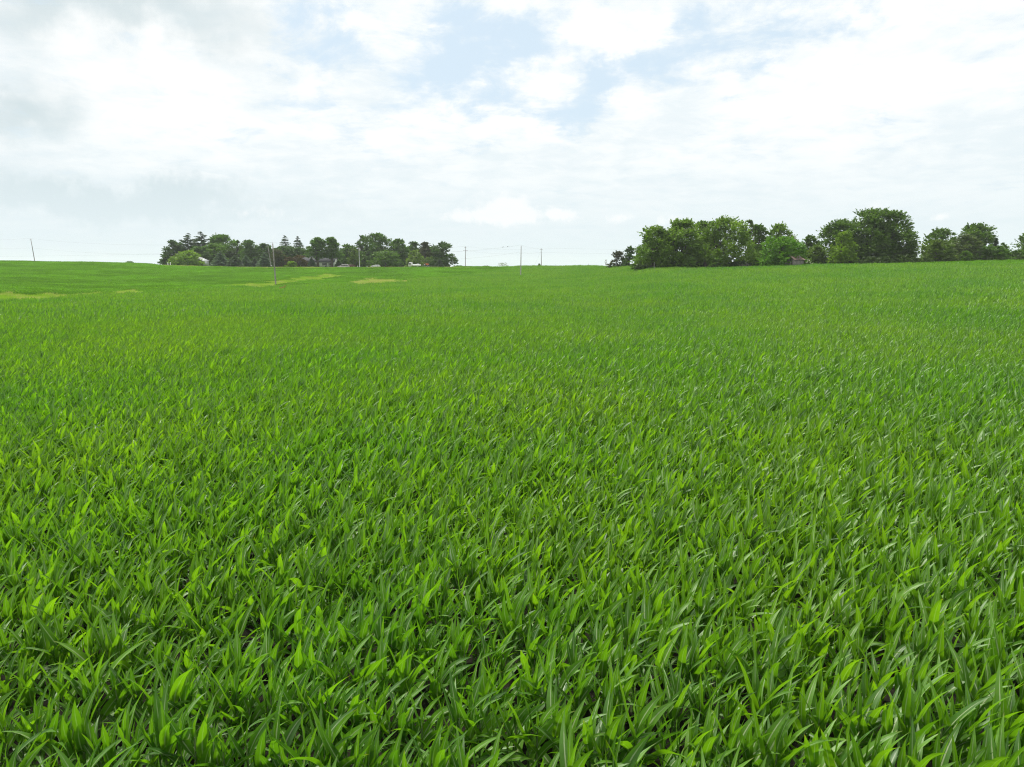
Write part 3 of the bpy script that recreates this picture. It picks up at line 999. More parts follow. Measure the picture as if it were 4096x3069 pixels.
LEAN_R, LEAN_L = (0.55, 0.0, 0.55), (0.15, 0.0, 0.4)
TREES = [
    # kind, column, top row, width px, depth, colour, label, options
    # farmyard grove on the left
    ('broad', 668, 1006, 46, 410, 'dark', 'small dark tree at the outer end of the farmyard grove, beyond the two pines', {}),
    ('broad', 700, 960, 72, 405, 'dark', 'rounded dark tree on the open side of the two tall pines', {}),
    ('pine', 758, 934, 84, 415, 'pine', 'dark layered pine, the slightly shorter of the two above the small grey shed', {}),
    ('pine', 813, 927, 72, 415, 'pine', 'tallest dark pine in the farmyard grove, ragged pointed top', {}),
    ('broad', 752, 1001, 94, 385, 'bright', 'bright yellow-green rounded tree partly covering the small grey shed', dict(lobes=22, spiky=0.12, base=0.02)),
    ('broad', 796, 985, 70, 398, 'mid', 'mid green tree in the gap behind the small grey shed', {}),
    ('broad', 893, 938, 112, 420, 'mid', 'tall broad tree rising behind the largest blue spruce', dict(lobes=20)),
    ('broad', 858, 974, 84, 402, 'light', 'lower light green tree between the pines and the largest blue spruce', {}),
    ('broad', 956, 961, 46, 425, 'dark', 'thin open tree with sky showing through its crown, between two fuller crowns', dict(sparse=0.8, lobes=9)),
    ('broad', 1002, 960, 86, 405, 'mid', 'full round tree above the row of low spruces', dict(lobes=20)),
    ('broad', 1058, 974, 62, 400, 'dark', 'dark tree whose edge meets the leaning utility pole by the road', {}),
    ('spruce', 883, 1006, 58, 372, 'spruce', 'largest blue spruce, first one beside the small grey shed', {}),
    ('spruce', 943, 1021, 58, 372, 'sprucedark', 'squat dull spruce, second one from the small grey shed', {}),
    ('spruce', 985, 1022, 42, 374, 'spruce', 'narrow blue spruce, third one from the small grey shed', {}),
    ('spruce', 1020, 1033, 38, 376, 'sprucedark', 'lowest dark spruce filling the gap in the spruce row', {}),
    ('spruce', 1060, 1009, 52, 374, 'spruce', 'pointed blue spruce directly behind the leaning utility pole', {}),
    ('spruce', 1145, 943, 76, 430, 'pine', 'tall brownish conifer spire, the wider of the two twin tops', dict(layers=20)),
    ('spruce', 1196, 946, 72, 425, 'pine', 'tall conifer spire nearer the white house, one of two twin tops', dict(layers=20)),
    ('broad', 1150, 984, 92, 405, 'dark', 'dark round tree below the wider conifer spire', {}),
    ('broad', 1204, 990, 70, 402, 'dark', 'dark tree below the conifer spire nearer the white house', {}),
    ('broad', 1112, 998, 48, 378, 'brown', 'brownish bushy tree just behind the tall field pole', dict(base=0.03)),
    ('broad', 1150, 1027, 42, 376, 'purple', 'smaller purple-brown ornamental tree near the white house', dict(base=0.1)),
    ('broad', 1198, 1020, 56, 378, 'purple', 'wider purple-brown ornamental tree at the corner of the white house', dict(base=0.05)),
    ('broad', 1164, 1044, 30, 366, 'bright', 'small clipped yellow-green bush below the purple-brown trees', dict(base=0.05, spiky=0.1)),
    ('spruce', 1247, 1034, 28, 370, 'spruce', 'young blue spruce in front of the white house', {}),
    ('broad', 1239, 985, 40, 412, 'light', 'pale green tree behind the roof of the white house', {}),
    ('broad', 1272, 949, 60, 372, 'mid', 'egg-shaped tree on a bare trunk over the middle of the white house', dict(oval=True, base=0.29, spiky=0.2, lobes=22)),
    ('broad', 1328, 948, 58, 372, 'mid', 'egg-shaped tree on a bare trunk at the end of the white house', dict(oval=True, base=0.29, spiky=0.2, lobes=22)),
    ('spruce', 1354, 1042, 26, 380, 'sprucedark', 'small dark spruce behind the silver car', {}),
    ('broad', 1391, 977, 76, 402, 'mid', 'broad green tree behind the silver car', {}),
    ('broad', 1416, 996, 40, 366, 'olive', 'slim olive tree beside the pale transformer pole', dict(oval=True, base=0.08)),
    ('broad', 1450, 942, 52, 412, 'dark', 'open-topped dark tree behind the pale transformer pole', dict(sparse=0.4)),
    ('broad', 1510, 933, 110, 402, 'mid', 'largest tree of the farmyard grove, tall domed crown over the half-hidden car', dict(lobes=32)),
    ('broad', 1543, 1003, 92, 372, 'light', 'low spreading light green tree in front of the largest crown', dict(base=0.12, lobes=18)),
    ('broad', 1597, 955, 74, 400, 'mid', 'tall tree with a bare trunk showing behind the cab of the white truck', dict(base=0.1)),
    ('broad', 1655, 966, 60, 408, 'mid', 'green tree rising behind the willow', {}),
    ('willow', 1660, 1000, 66, 374, 'willow', 'pale drooping willow over the white service truck', {}),
    ('broad', 1702, 968, 56, 402, 'plum', 'dark plum-coloured tree beyond the willow', {}),
    ('broad', 1720, 1028, 80, 392, 'olive', 'low olive bushes behind the trailer with the orange tractor', dict(base=0.02)),
    ('broad', 1771, 967, 90, 386, 'dark', 'open dark tree standing alone at the far end of the grove', dict(sparse=0.55, lobes=14, base=0.1)),
    ('spruce', 1757, 1036, 28, 370, 'sprucedark', 'small dark spruce at the foot of the last tree of the grove', {}),
    # the two groves on the right
    ('broad', 2468, 1003, 78, 262, 'plum', 'sparse brownish tree, lower of the pair standing apart before the big grove', dict(sparse=0.7, lobes=12)),
    ('broad', 2516, 984, 58, 258, 'dark', 'sparse dark tree, taller of the pair standing apart before the big grove', dict(sparse=0.5, lobes=12)),
    ('bare', 2424, 1036, 24, 300, None, 'small leafless pale tree next to the sparse brownish tree', {}),
    ('broad', 2588, 934, 90, 238, 'grovedark', 'rounded tree looking out from behind the outer end of the big grove', {}),
    ('broad', 2622, 903, 165, 214, 'grove', 'big tree at the outer end of the big grove, forked trunk showing at its foot', dict(lobes=26, base=0.04, multi=2)),
    ('broad', 2716, 876, 170, 213, 'grove', 'big rounded tree with a ragged top, second in the big grove', dict(lobes=26, base=0.05, multi=2)),
    ('broad', 2806, 884, 130, 222, 'grovedark', 'dark tree filling the gap between the two largest crowns of the big grove', dict(lobes=20)),
    ('broad', 2888, 867, 225, 212, 'grove', 'largest tree of the big grove, broad domed crown above the brush pile', dict(lobes=32, base=0.03, multi=2)),
    ('broad', 2990, 880, 80, 228, 'olive', 'grey-olive tree looking out behind the largest crown', dict(sparse=0.3)),
    ('broad', 3030, 897, 90, 222, 'grovedark', 'dark upright tree above the brush pile', {}),
    ('broad', 2562, 995, 72, 217, 'grovedark', 'low dark growth at the outer foot of the big grove', dict(base=0.02)),
    ('broad', 2757, 1030, 60, 206, 'light', 'light green bush at the foot of the second big tree', dict(base=0.02)),
    ('broad', 2858, 1026, 66, 205, 'light', 'light green bush at the foot of the largest tree', dict(base=0.02)),
    ('broad', 3106, 894, 112, 234, 'grove', 'spiky-topped tree behind the vivid green dome', dict(spiky=0.6)),
    ('broad', 3118, 945, 178, 204, 'vivid', 'vivid green dome-shaped tree next to the rusty-roofed shed', dict(lobes=30, spiky=0.12, base=0.02)),
    ('broad', 3234, 940, 74, 217, 'grovedark', 'dark rounded tree between the rusty shed and the giant tree', {}),
    ('broad', 3258, 978, 92, 209, 'olive', 'dull olive spreading tree behind the flowering bush', {}),
    ('broad', 3348, 878, 180, 224, 'grovedark', 'dark lower shoulder of the giant windswept clump, tree nearest the shed', dict(lobes=26)),
    ('broad', 3462, 834, 205, 222, 'grovedark', 'tallest windswept tree of the whole scene, middle of the giant clump', dict(lobes=30)),
    ('broad', 3545, 840, 168, 222, 'grovedark', 'tall windswept tree at the far end of the giant clump, feathery edge', dict(lobes=28)),
    ('broad', 3362, 926, 100, 204, 'bright', 'upright yellow-green tree in front of the giant dark clump', dict(oval=True, lobes=20, base=0.03)),
    ('broad', 3748, 913, 124, 224, 'grovedark', 'flat-topped dark tree behind the rounded olive tree', dict(lobes=22)),
    ('broad', 3886, 893, 150, 228, 'grovedark', 'tall dark tree with a double peak behind the grey-green tree', dict(lobes=24)),
    ('broad', 3738, 958, 120, 206, 'olive', 'rounded olive tree at the gap after the giant clump', dict(lobes=24, base=0.02, spiky=0.2)),
    ('broad', 3845, 936, 108, 209, 'grey', 'grey-green feathery tree between the olive tree and the low hedge bushes', dict(base=0.03)),
    ('broad', 3950, 980, 130, 207, 'mid', 'wide low bush with a brighter top along the crest', dict(base=0.02)),
    ('broad', 3857, 1003, 44, 201, 'light', 'small light green bush at the crop edge in front of the grey-green tree', dict(base=0.02)),
    ('broad', 4004, 970, 48, 213, 'grovedark', 'small dark tree behind the wide low bush', {}),
    ('spruce', 3973, 953, 28, 216, 'sprucedark', 'little conifer tip standing above the wide low bush', {}),
    ('broad', 4136, 904, 160, 226, 'grovedark', 'dark tree cut off by the picture edge, at the end of the crest', dict(lobes=22)),
    ('broad', 4075, 996, 130, 209, 'mid', 'low hedge bush at the end of the crest below the cut-off tree', dict(base=0.02)),
    # beyond the crest, in the haze
    ('broad', 2012, 1050, 42, 2400, 'grey', 'faint hazy tree far away between two utility poles', {}),  # pale grey foliage: part of the haze is put into the leaf colour
    ('broad', 518, 1044, 34, 900, 'mid', 'faint low treetop far beyond the bare crest on the left', {}),
    ('broad', 1836, 1061, 44, 900, 'mid', 'faint low treetop on the skyline just past the end of the farmyard grove', {}),
    ('broad', 1944, 1064, 26, 620, 'dark', 'tiny dark bush on the skyline, left of the hazy tree', {}),
    ('broad', 2157, 1054, 8, 400, 'dark', 'thin dark sapling at the foot of the pole with the guy wire', dict(oval=True)),
]
KIND_NAME = {'broad': 'broadleaf_tree', 'pine': 'pine_tree', 'spruce': 'spruce_tree', 'willow': 'willow_tree', 'bare': 'bare_tree'}
for i, (kind, u, vt, wp, D, colr, label, op) in enumerate(TREES):
    rng = np.random.default_rng(300 + i * 7)
    x, y, z = at(u, D)
    h = z_at(vt, D) - z
    right = u > 2300
    w = wp * D / FPX * (1.1 if (kind == 'broad' and u < 1700) else 1.0)
    op = dict(op)
    ls = (0.25 if right else 0.33) if D < 500 else 0.9
    if kind in ('broad', 'willow'):
        area = w * h
        nleaf = int(np.clip(area * (92 if right else 56), 1500, 20000))
        if D > 500: nleaf = 700
        sp_ = op.get('sparse', 0.0)
        nleaf = int(nleaf * (1 - 0.45 * sp_))
        hv = h * 0.96
        o_ = dict(base=0.03, lobes=18 if right else 24, spiky=0.32 if right else 0.18, lean=LEAN_R if right else LEAN_L)
        o_.update(op)
        if kind == 'willow':
            o_.update(droop=0.75, lean=(0, 0, 0), spiky=0.25, lobes=20)
        cr, mb = broadleaf(rng, hv, w * 0.96, nleaf, ls, **o_)
    elif kind == 'pine':
        cr, mb = conifer(rng, h, w * 1.05, 6500, 0.5, ragged=0.34, layers=11, upsweep=0.12, base=0.2, power=0.55)
    elif kind == 'spruce':
        cr, mb = conifer(rng, h, w * 1.02, 5500, 0.36, layers=op.get('layers', 14), ragged=0.16, power=0.8)
    else:
        cr, mb = None, MB()
        mb.tube([[0, 0, -0.2], [0.05, 0, h * 0.4], [0, 0, h * 0.75]], [0.11, 0.08, 0.03], 5, cap=False)
        for k in range(26):
            s_ = rng.uniform(0.25, 0.75)
            d = rand_dir(1, rng)[0]; d[2] = abs(d[2]) + 0.7
            limb(mb, [0, 0, h * s_], np.array([0, 0, h * s_]) + d / np.linalg.norm(d) * h * 0.33, 0.035, 0.012, rng, 3, 0.06)
    if cr is not None:
        fx = np.clip((w / 2) / np.percentile(np.abs(cr[0][:, 0]), (96.5 if right else 93) if kind == 'broad' else 95), 0.8, 2.0)
        fz = np.clip(h / np.percentile(cr[0][:, 2], 99.9), 0.8, 1.25)
        cr[0][:, 0:2] *= fx; cr[0][:, 2] *= fz
        mb.v = [q * np.array([fx, fx, fz]) for q in mb.v]
    t = thing('shrub' if (h < 3.6 and kind == 'broad') else KIND_NAME[kind], label, 'shrub' if (h < 3.6 and kind == 'broad') else 'tree', (x, y, z))
    mb.build('trunk', M_BARE if kind == 'bare' else M_BARK, t, smooth=True)
    if cr is not None:
        link('crown', mesh_np('crown', cr[0], cr[1], TMAT[colr], tint=cr[2]), t)

# undergrowth below the trees: one tangled mass nobody could count
ug_lib = []
for k in range(6):
    rng = np.random.default_rng(610 + k)
    cr, mb = broadleaf(rng, 1.0, 1.5, 420, 0.16, base=0.0, lobes=7, spiky=0.5, lean=(0.2, 0, 0.3))
    ug_lib.append(mesh_np('undergrowth_clump', cr[0], cr[1], M_WEED, tint=cr[2]))
UG_LIB = library('undergrowth_shapes', ug_lib)
up_, us_ = [], []
def ug(u0, u1, D0, D1, n_, h0, h1):
    for k in range(n_):
        x, y, z = at(RNG.uniform(u0, u1), RNG.uniform(D0, D1))
        up_.append((x, y, z)); us_.append(RNG.uniform(h0, h1))
ug(2550, 3060, 208, 226, 170, 1.0, 2.4)
ug(3180, 3640, 203, 226, 170, 0.9, 2.4)
ug(3650, 4180, 202, 222, 150, 0.8, 1.8)
ug(2440, 2540, 256, 268, 26, 0.7, 1.5)
ug(820, 1100, 410, 436, 190, 5.0, 9.5)
ug(1100, 1240, 410, 436, 100, 5.0, 9.5)
ug(1350, 1760, 410, 438, 240, 4.5, 9.5)
ug(665, 820, 395, 420, 70, 2.0, 5.0)
ug(2540, 4100, 200.5, 204, 120, 0.5, 0.9)
us_ = np.array(us_)
und = scatter('undergrowth', np.array(up_), np.c_[np.zeros((len(us_), 2)), RNG.uniform(0, 6.28, len(us_))], np.c_[us_ * 1.1, us_ * 1.1, us_], RNG.integers(0, 6, len(us_)), UG_LIB)
tag(und, 'dark weedy undergrowth at the foot of the tree groves', 'undergrowth', kind='stuff')

# ------------------------------------------------------------------ utility poles and wires
def pole(u, D, vt, label, lean=(0, 0), arms=(), r=0.15, name='utility_pole', vb=None, mat=None, transformer=False):
    x, y, z = at(u, D, (vt + 1066) / 2)
    h = z_at(vt, D) - z
    t = thing(name, label, 'utility pole', (x, y, z))
    sh = MB().tube([[0, 0, -0.5], [lean[0] * 0.5 * h, lean[1] * 0.5 * h, h * 0.5], [lean[0] * h, lean[1] * h, h]], [r * 1.15, r, r * 0.72], 10)
    sh.build('shaft', mat or M_POLE, t, smooth=True)
    for dz_, half in arms:
        q = np.array([lean[0] * h, lean[1] * h - r - 0.04, h - dz_])
        MB().box(q, (half * 2, 0.09, 0.11)).build('crossarm', M_POLE, t)
        for s_ in (-1, 1):
            MB().tube([q + [s_ * half * 0.9, 0, 0.055], q + [s_ * half * 0.9, 0, 0.15], q + [s_ * half * 0.9, 0, 0.24]], [0.05, 0.065, 0.035], 6).build('insulator', M_CERAMIC, t)
    MB().tube([[lean[0] * h, lean[1] * h, h], [lean[0] * h, lean[1] * h, h + 0.16], [lean[0] * h, lean[1] * h, h + 0.32]], [0.035, 0.07, 0.04], 6).build('pin_insulator', M_CERAMIC, t)
    if transformer:
        q = np.array([0.42, -0.1, h - 1.55])
        MB().tube([q, q + [0, 0, 0.08], q + [0, 0, 0.85], q + [0, 0, 0.95]], [0.24, 0.29, 0.29, 0.2], 12).build('transformer', M_CERAMIC, t, smooth=True)
    top = np.array([x + lean[0] * h, y + lean[1] * h, z + h])
    return dict(top=top, h=h, base=np.array([x, y, z]), lean=lean)

PA = pole(136, 330, 957, 'leaning utility pole alone on the bare left crest', lean=(-0.075, 0), arms=((0.35, 0.35),))
PB = pole(1097, 186, 975, 'tall grey utility pole standing in the crop beside the yellow grass strip', lean=(-0.022, 0), r=0.17, arms=())
PC = pole(1083, 347, 984, 'leaning utility pole by the road, just behind the tall field pole', lean=(-0.105, 0))
PD = pole(1437, 346, 990, 'pale utility pole with a grey transformer by the farm drive', transformer=True, mat=plain('pale_pole', (0.46, 0.47, 0.46), 0.8, noise=0.2), r=0.16)
PE = pole(1861, 350, 987, 'utility pole with two crossarms just past the end of the farmyard grove', lean=(0.012, 0), arms=((0.4, 0.5), (1.9, 1.1)))
PF = pole(2083, 246, 984, 'tall utility pole standing in the corn in the middle distance', lean=(0.012, 0), r=0.16, mat=plain('grey_pole', (0.34, 0.31, 0.30), 0.85, noise=0.3, scale=2.0))
PG = pole(2166, 350, 994, 'utility pole with one short crossarm behind the field crest', lean=(-0.02, 0), arms=((0.5, 0.75),))
PH = pole(2545, 330, 992, 'thin utility pole half hidden by the outer edge of the big grove')


def wire(a, b, sag, label, name='overhead_wire', r=0.011):
    t_ = np.linspace(0, 1, 40)[:, None]
    pts = np.asarray(a) + (np.asarray(b) - np.asarray(a)) * t_
    pts[:, 2] -= (4 * sag * t_ * (1 - t_))[:, 0]
    o = MB().tube(pts, r, 4).build(name, M_WIRE, smooth=True)
    return tag(o, label, 'wire', 'overhead wires')

def on(P, dz, dx=0.0):
    f = 1 - dz / P['h']
    return P['base'] + (P['top'] - P['base']) * f + np.array([dx, 0, 0])

def levels(P, Q, drops, sag, where):
    names = {1: [''], 2: ['upper', 'lower'], 3: ['topmost', 'middle', 'lowest']}[len(drops)]
    for (d1, d2), nm in zip(drops, names):
        wire(on(P, d1), on(Q, d2), sag, ('%s wire sagging %s' % (nm, where)).strip())

OFF = dict(top=np.array([-330.0, 375, 17.5]), base=np.array([-330.0, 375, 6.5]), h=11.0)
OFFR = dict(top=np.array([190.0, 345, 15.0]), base=np.array([190.0, 345, 5.0]), h=10.0)
levels(OFF, PA, [(-0.3, -0.3), (3.6, 3.9)], 0.6, 'from beyond the left picture edge to the lone crest pole')
levels(PA, PB, [(-0.3, -0.3), (3.9, 2.1)], 1.6, 'from the lone crest pole to the tall field pole')
levels(PB, PF, [(-0.3, -0.3), (2.2, 2.0)], 2.6, 'from the tall field pole to the pole in the corn')
levels(PF, PG, [(-0.3, -0.2), (2.0, 1.9)], 0.5, 'from the pole in the corn to the pole behind the crest')
levels(PC, PD, [(0.0, 0.0), (2.0, 1.6)], 0.9, 'from the leaning road pole to the transformer pole')
levels(PD, PE, [(0.0, -0.2), (1.6, 1.9)], 1.2, 'from the transformer pole to the pole with two crossarms')
levels(PE, PG, [(-0.2, -0.2), (1.9, 1.9)], 1.1, 'from the pole with two crossarms to the pole behind the crest')
levels(PG, OFFR, [(-0.2, 0.0), (1.9, 2.0)], 1.4, 'from the pole behind the crest into the big grove')
wire(np.array([-330.0, 375, 10.0]), on(PC, 2.0), 1.0, 'low overhead wire running from the left picture edge to the leaning road pole')
gx1, gy1, gz1 = at(1897, 345)
wire(on(PE, 2.0), (gx1, gy1, gz1), 0.0, 'slanting guy wire anchored beside the pole with two crossarms', 'guy_wire')
gx1, gy1, gz1 = at(2133, 346)
wire(on(PG, 1.2), (gx1, gy1, gz1), 0.0, 'slanting guy wire anchored beside the pole behind the crest', 'guy_wire')

# birds on the wire
def bird(pos, label):
    t = thing('bird', label, 'bird', pos, 0.4)
    MB().tube([[-0.26, 0, 0.10], [-0.12, 0, 0.10], [0.0, 0, 0.13], [0.09, 0, 0.20], [0.15, 0, 0.27], [0.21, 0, 0.28], [0.27, 0, 0.27]], [0.02, 0.055, 0.085, 0.07, 0.05, 0.04, 0.005], 8).build('body', plain('bird_feathers', (0.03, 0.03, 0.035), 0.6), t, smooth=True)
    for s_ in (-1, 1):
        MB().tube([[0.0, 0.03 * s_, 0.08], [0.0, 0.03 * s_, 0.0]], 0.009, 4).build('leg', plain('bird_leg', (0.05, 0.04, 0.03), 0.6), t)

def on_wire(P, Q, d1, d2, sag, f):
    a, b = on(P, d1), on(Q, d2)
    q = a + (b - a) * f
    q[2] -= 4 * sag * f * (1 - f) - 0.02
    return q
bird(on_wire(PB, PF, -0.3, -0.3, 2.6, 0.905), 'small dark bird perched on the wire, further from the pole in the corn')
bird(on_wire(PB, PF, -0.3, -0.3, 2.6, 0.930), 'small dark bird perched on the wire, closer to the pole in the corn')

# ------------------------------------------------------------------ buildings
M_WHITE = plain('white_siding', (0.72, 0.73, 0.72), 0.6, noise=0.08)
M_ROOF = plain('grey_shingle', (0.09, 0.09, 0.097), 0.95, spec=0.1, noise=0.25, scale=2.0)
M_GLASS = plain('dark_glass', (0.02, 0.025, 0.03), 0.08, spec=0.8)
M_TRIM = plain('white_trim', (0.8, 0.8, 0.79), 0.5)
M_TIN = plain('bare_tin', (0.52, 0.54, 0.55), 0.45, metal=0.3, noise=0.15)
M_GREYBOARD = plain('grey_board', (0.17, 0.165, 0.155), 0.9, noise=0.4, scale=4)
M_DARK = plain('dark_inside', (0.012, 0.012, 0.012), 0.9)


def gable_roof(t, L, Dp, wall, ridge, over, mat, thick=0.12):
    """ridge along local x"""
    a = math.hypot(Dp / 2 + over, ridge - wall)
    for s_ in (-1, 1):
        e = np.array([0, s_ * (Dp / 2 + over), wall - (ridge - wall) / (Dp / 2) * over])
        k = np.array([0, s_ * 0.0, ridge])
        n_ = np.cross([1, 0, 0], k - e); n_ = n_ / np.linalg.norm(n_) * (1 if np.cross([1, 0, 0], k - e)[2] > 0 else -1) * thick
        x = L / 2 + over
        lo = np.array([[-x, 0, 0], [x, 0, 0]])
        v = np.array([e + lo[0], e + lo[1], k + lo[1], k + lo[0]])
        v = np.r_[v + [0, 0, 0.01], v + n_]
        MB().add(v, [[0, 1, 2, 3], [4, 5, 6, 7], [0, 1, 5, 4], [1, 2, 6, 5], [2, 3, 7, 6], [3, 0, 4, 7]]).build('roof', mat, t)


def house(u, D, L, Dp, wall, ridge, rz, label, windows, doors, wmat=M_WHITE, rmat=M_ROOF):
    x, y, z = at(u, D)
    t = thing('house', label, 'house', (x, y, z), rz)
    b = MB()
    prof = np.array([[-Dp / 2, -0.4], [Dp / 2, -0.4], [Dp / 2, wall], [0, ridge - 0.05], [-Dp / 2, wall]])
    m = MB().prism(prof, -L / 2, L / 2)
    v = np.concatenate(m.v)[:, [1, 0, 2]]
    b.add(v, np.concatenate(m.q), np.concatenate(m.t)).build('wall', wmat, t)
    gable_roof(t, L, Dp, wall, ridge, 0.45, rmat)
    MB().box((L * 0.22, Dp * 0.12, ridge + 0.25), (0.6, 0.6, 1.3)).build('chimney', plain('chimney_brick', (0.28, 0.16, 0.12), 0.9, noise=0.3), t)
    for wx, wz, ww, wh in windows:
        f = MB()
        for dx_, dz_, sx, sz in ((-ww / 2, 0, 0.09, wh + 0.18), (ww / 2, 0, 0.09, wh + 0.18), (0, wh / 2, ww, 0.09), (0, -wh / 2, ww, 0.09), (0, 0, 0.05, wh)):
            f.box((wx + dx_, -Dp / 2 - 0.03, wz + dz_), (sx, 0.08, sz))
        fr = f.build('window', M_TRIM, t)
        MB().box((wx, -Dp / 2 - 0.012, wz), (ww, 0.03, wh)).build('pane', M_GLASS, fr)
        for s_ in (-1, 1):
            MB().box((wx + s_ * (ww / 2 + 0.25), -Dp / 2 - 0.02, wz), (0.36, 0.05, wh + 0.1)).build('shutter', plain('shutter_dark', (0.05, 0.055, 0.06), 0.7), t)
    for wx, ww, wh in doors:
        d_ = MB().box((wx, -Dp / 2 - 0.02, wh / 2), (ww, 0.06, wh)).build('door', plain('door_pale', (0.55, 0.56, 0.56), 0.5), t)
        MB().box((wx + ww * 0.36, -Dp / 2 - 0.07, 1.0), (0.06, 0.06, 0.14)).build('handle', M_DARK, d_)
    return t, (x, y, z)

HX, HP = house(1276, 387, 18.2, 9.0, 2.75, 5.6, 0.0, 'long low white house with a grey roof among the farmyard trees',
               [(-6.6, 1.55, 1.7, 1.3), (-2.7, 1.55, 1.9, 1.4), (4.2, 1.6, 1.5, 1.2), (7.4, 1.6, 1.2, 1.2)], [(0.9, 1.0, 2.05)])
house(3140, 246, 9.5, 10.5, 5.2, 9.8, math.pi / 2, 'farmhouse almost hidden behind the vivid green tree, only its pale roof edge showing',
      [(-2.0, 3.8, 1.0, 1.5)], [], M_WHITE, plain('pale_shingle', (0.33, 0.32, 0.33), 0.8, noise=0.2, scale=2))
# air conditioner and bins by the white house
x, y, z = at(1304, 380)
t = thing('air_conditioner', 'dark boxy air conditioner unit against the white house wall', 'air conditioner', (x, y, z))
MB().box((0, 0, 0.5), (0.95, 0.95, 1.0)).build('casing', plain('dark_metal', (0.06, 0.06, 0.065), 0.5), t)
MB().tube([[0, 0, 1.0], [0, 0, 1.05]], 0.4, 12).build('fan_grille', plain('grille_grey', (0.2, 0.2, 0.2), 0.5), t)
for k, (u, wl) in enumerate(((1224, 3.4), (1268, 3.0), (1322, 3.4))):
    x, y, z = at(u, 380.5)
    rng = np.random.default_rng(820 + k)
    cr, mb = broadleaf(rng, 0.95, wl, 500, 0.13, base=0.0, lobes=12, spiky=0.1, lean=(0, 0, 0.2))
    t = thing('shrub', ('low clipped hedge shrub under the house window near the purple-brown tree', 'low clipped hedge shrub between the young blue spruce and the first egg-shaped tree',
                        'low clipped hedge shrub by the air conditioner under the house wall')[k], 'shrub', (x, y, z))
    mb.build('trunk', M_BARK, t)
    link('crown', mesh_np('crown', cr[0], cr[1], TMAT['mid'], tint=cr[2]), t)

# small grey shed in the farmyard, roof falling to the right
x, y, z = at(810, 390)
t = thing('shed', 'small grey lean-to shed with a pale end wall beside the bright yellow-green tree', 'shed', (x, y, z), math.radians(-33))
L, Dp, h0, h1 = 6.4, 3.6, 4.6, 2.9
prof = [(-L / 2, -0.4), (L / 2, -0.4), (L / 2, h1), (-L / 2, h0)]
MB().prism(prof, -Dp / 2, Dp / 2).build('wall', M_GREYBOARD, t)
MB().box((L / 2 + 0.03, 0, h1 / 2 - 0.05), (0.05, Dp, h1 - 0.1)).build('end_wall', M_TIN, t)
MB().prism([(-L / 2 - 0.3, h0 + 0.11), (L / 2 + 0.35, h1 - 0.07), (L / 2 + 0.35, h1 + 0.07), (-L / 2 - 0.3, h0 + 0.25)], -Dp / 2 - 0.3, Dp / 2 + 0.3).build('roof', M_TIN, t)
for k in range(9):
    MB().box((-L / 2 + 0.35 + k * 0.71, -Dp / 2 - 0.02, 1.35), (0.6, 0.04, 2.7)).build('board', M_GREYBOARD, t)
w_ = MB().box((1.3, -Dp / 2 - 0.05, 1.5), (1.0, 0.05, 0.8)).build('window', M_TRIM, t)
MB().box((1.3, -Dp / 2 - 0.065, 1.5), (0.84, 0.05, 0.64)).build('pane', M_GLASS, w_)

# old wooden shed with rusted roof
x, y, z = at(3176, 200)
t = thing('shed', 'old weathered board shed with a rusty tin roof at the edge of the corn', 'shed', (x, y, z + 0.15), math.radians(34))
L, Dp, wl, rg = 4.3, 3.0, 2.25, 3.15
M_OLD = plain('weathered_board', (0.21, 0.19, 0.17), 0.95, noise=0.5, scale=5)
M_OLD2 = plain('weathered_board_pale', (0.30, 0.275, 0.25), 0.95, noise=0.4, scale=5)
rng = np.random.default_rng(5)
nb = 11
for k in range(nb):
    yy = -Dp / 2 + (k + 0.5) * Dp / nb
    if k in (3, 4, 6):
        continue                                          # gaps: the dark doorway
    top = rg - (rg - wl) * abs(yy) / (Dp / 2) - 0.06
    bot = rng.uniform(-0.2, 0.1)
    MB().box((-L / 2 + rng.normal(0, 0.02), yy, (top + bot) / 2), (0.04, Dp / nb * 0.93, top - bot)).build('board', M_OLD if k % 3 else M_OLD2, t)
for k in range(15):
    xx = -L / 2 + (k + 0.5) * L / 15
    bot = rng.uniform(-0.2, 0.05)
    MB().box((xx, -Dp / 2 + rng.normal(0, 0.012), (wl + bot) / 2), (L / 15 * 0.94, 0.04, wl - bot)).build('board', M_OLD if k % 2 else M_OLD2, t)
MB().box((0, Dp / 2, wl / 2), (L, 0.05, wl)).build('back_wall', M_OLD, t)
MB().box((L / 2, 0, wl / 2), (0.05, Dp - 0.1, wl)).build('end_wall', M_OLD, t)
for q in ((-L / 2 + 0.06, -Dp / 2 + 0.08), (-L / 2 + 0.06, Dp / 2 - 0.08), (L / 2 - 0.1, -Dp / 2 + 0.08), (-L / 2 + 0.06, 0.15)):
    MB().box((q[0], q[1], wl / 2 - 0.1), (0.12, 0.12, wl)).build('post', M_OLD2, t)
MB().tube([[-L / 2 - 0.9, -0.7, -0.2], [-L / 2 - 0.15, -0.5, 1.7]], 0.06, 5).build('prop_pole', M_OLD2, t)
M_RUST = plain('rusty_tin', (0.17, 0.085, 0.055), 0.8, metal=0.1, scale=1.6, col2=(0.28, 0.22, 0.20))
M_RUST2 = plain('rusty_tin_pale', (0.32, 0.27, 0.25), 0.75, metal=0.1, scale=1.4, col2=(0.17, 0.095, 0.065))
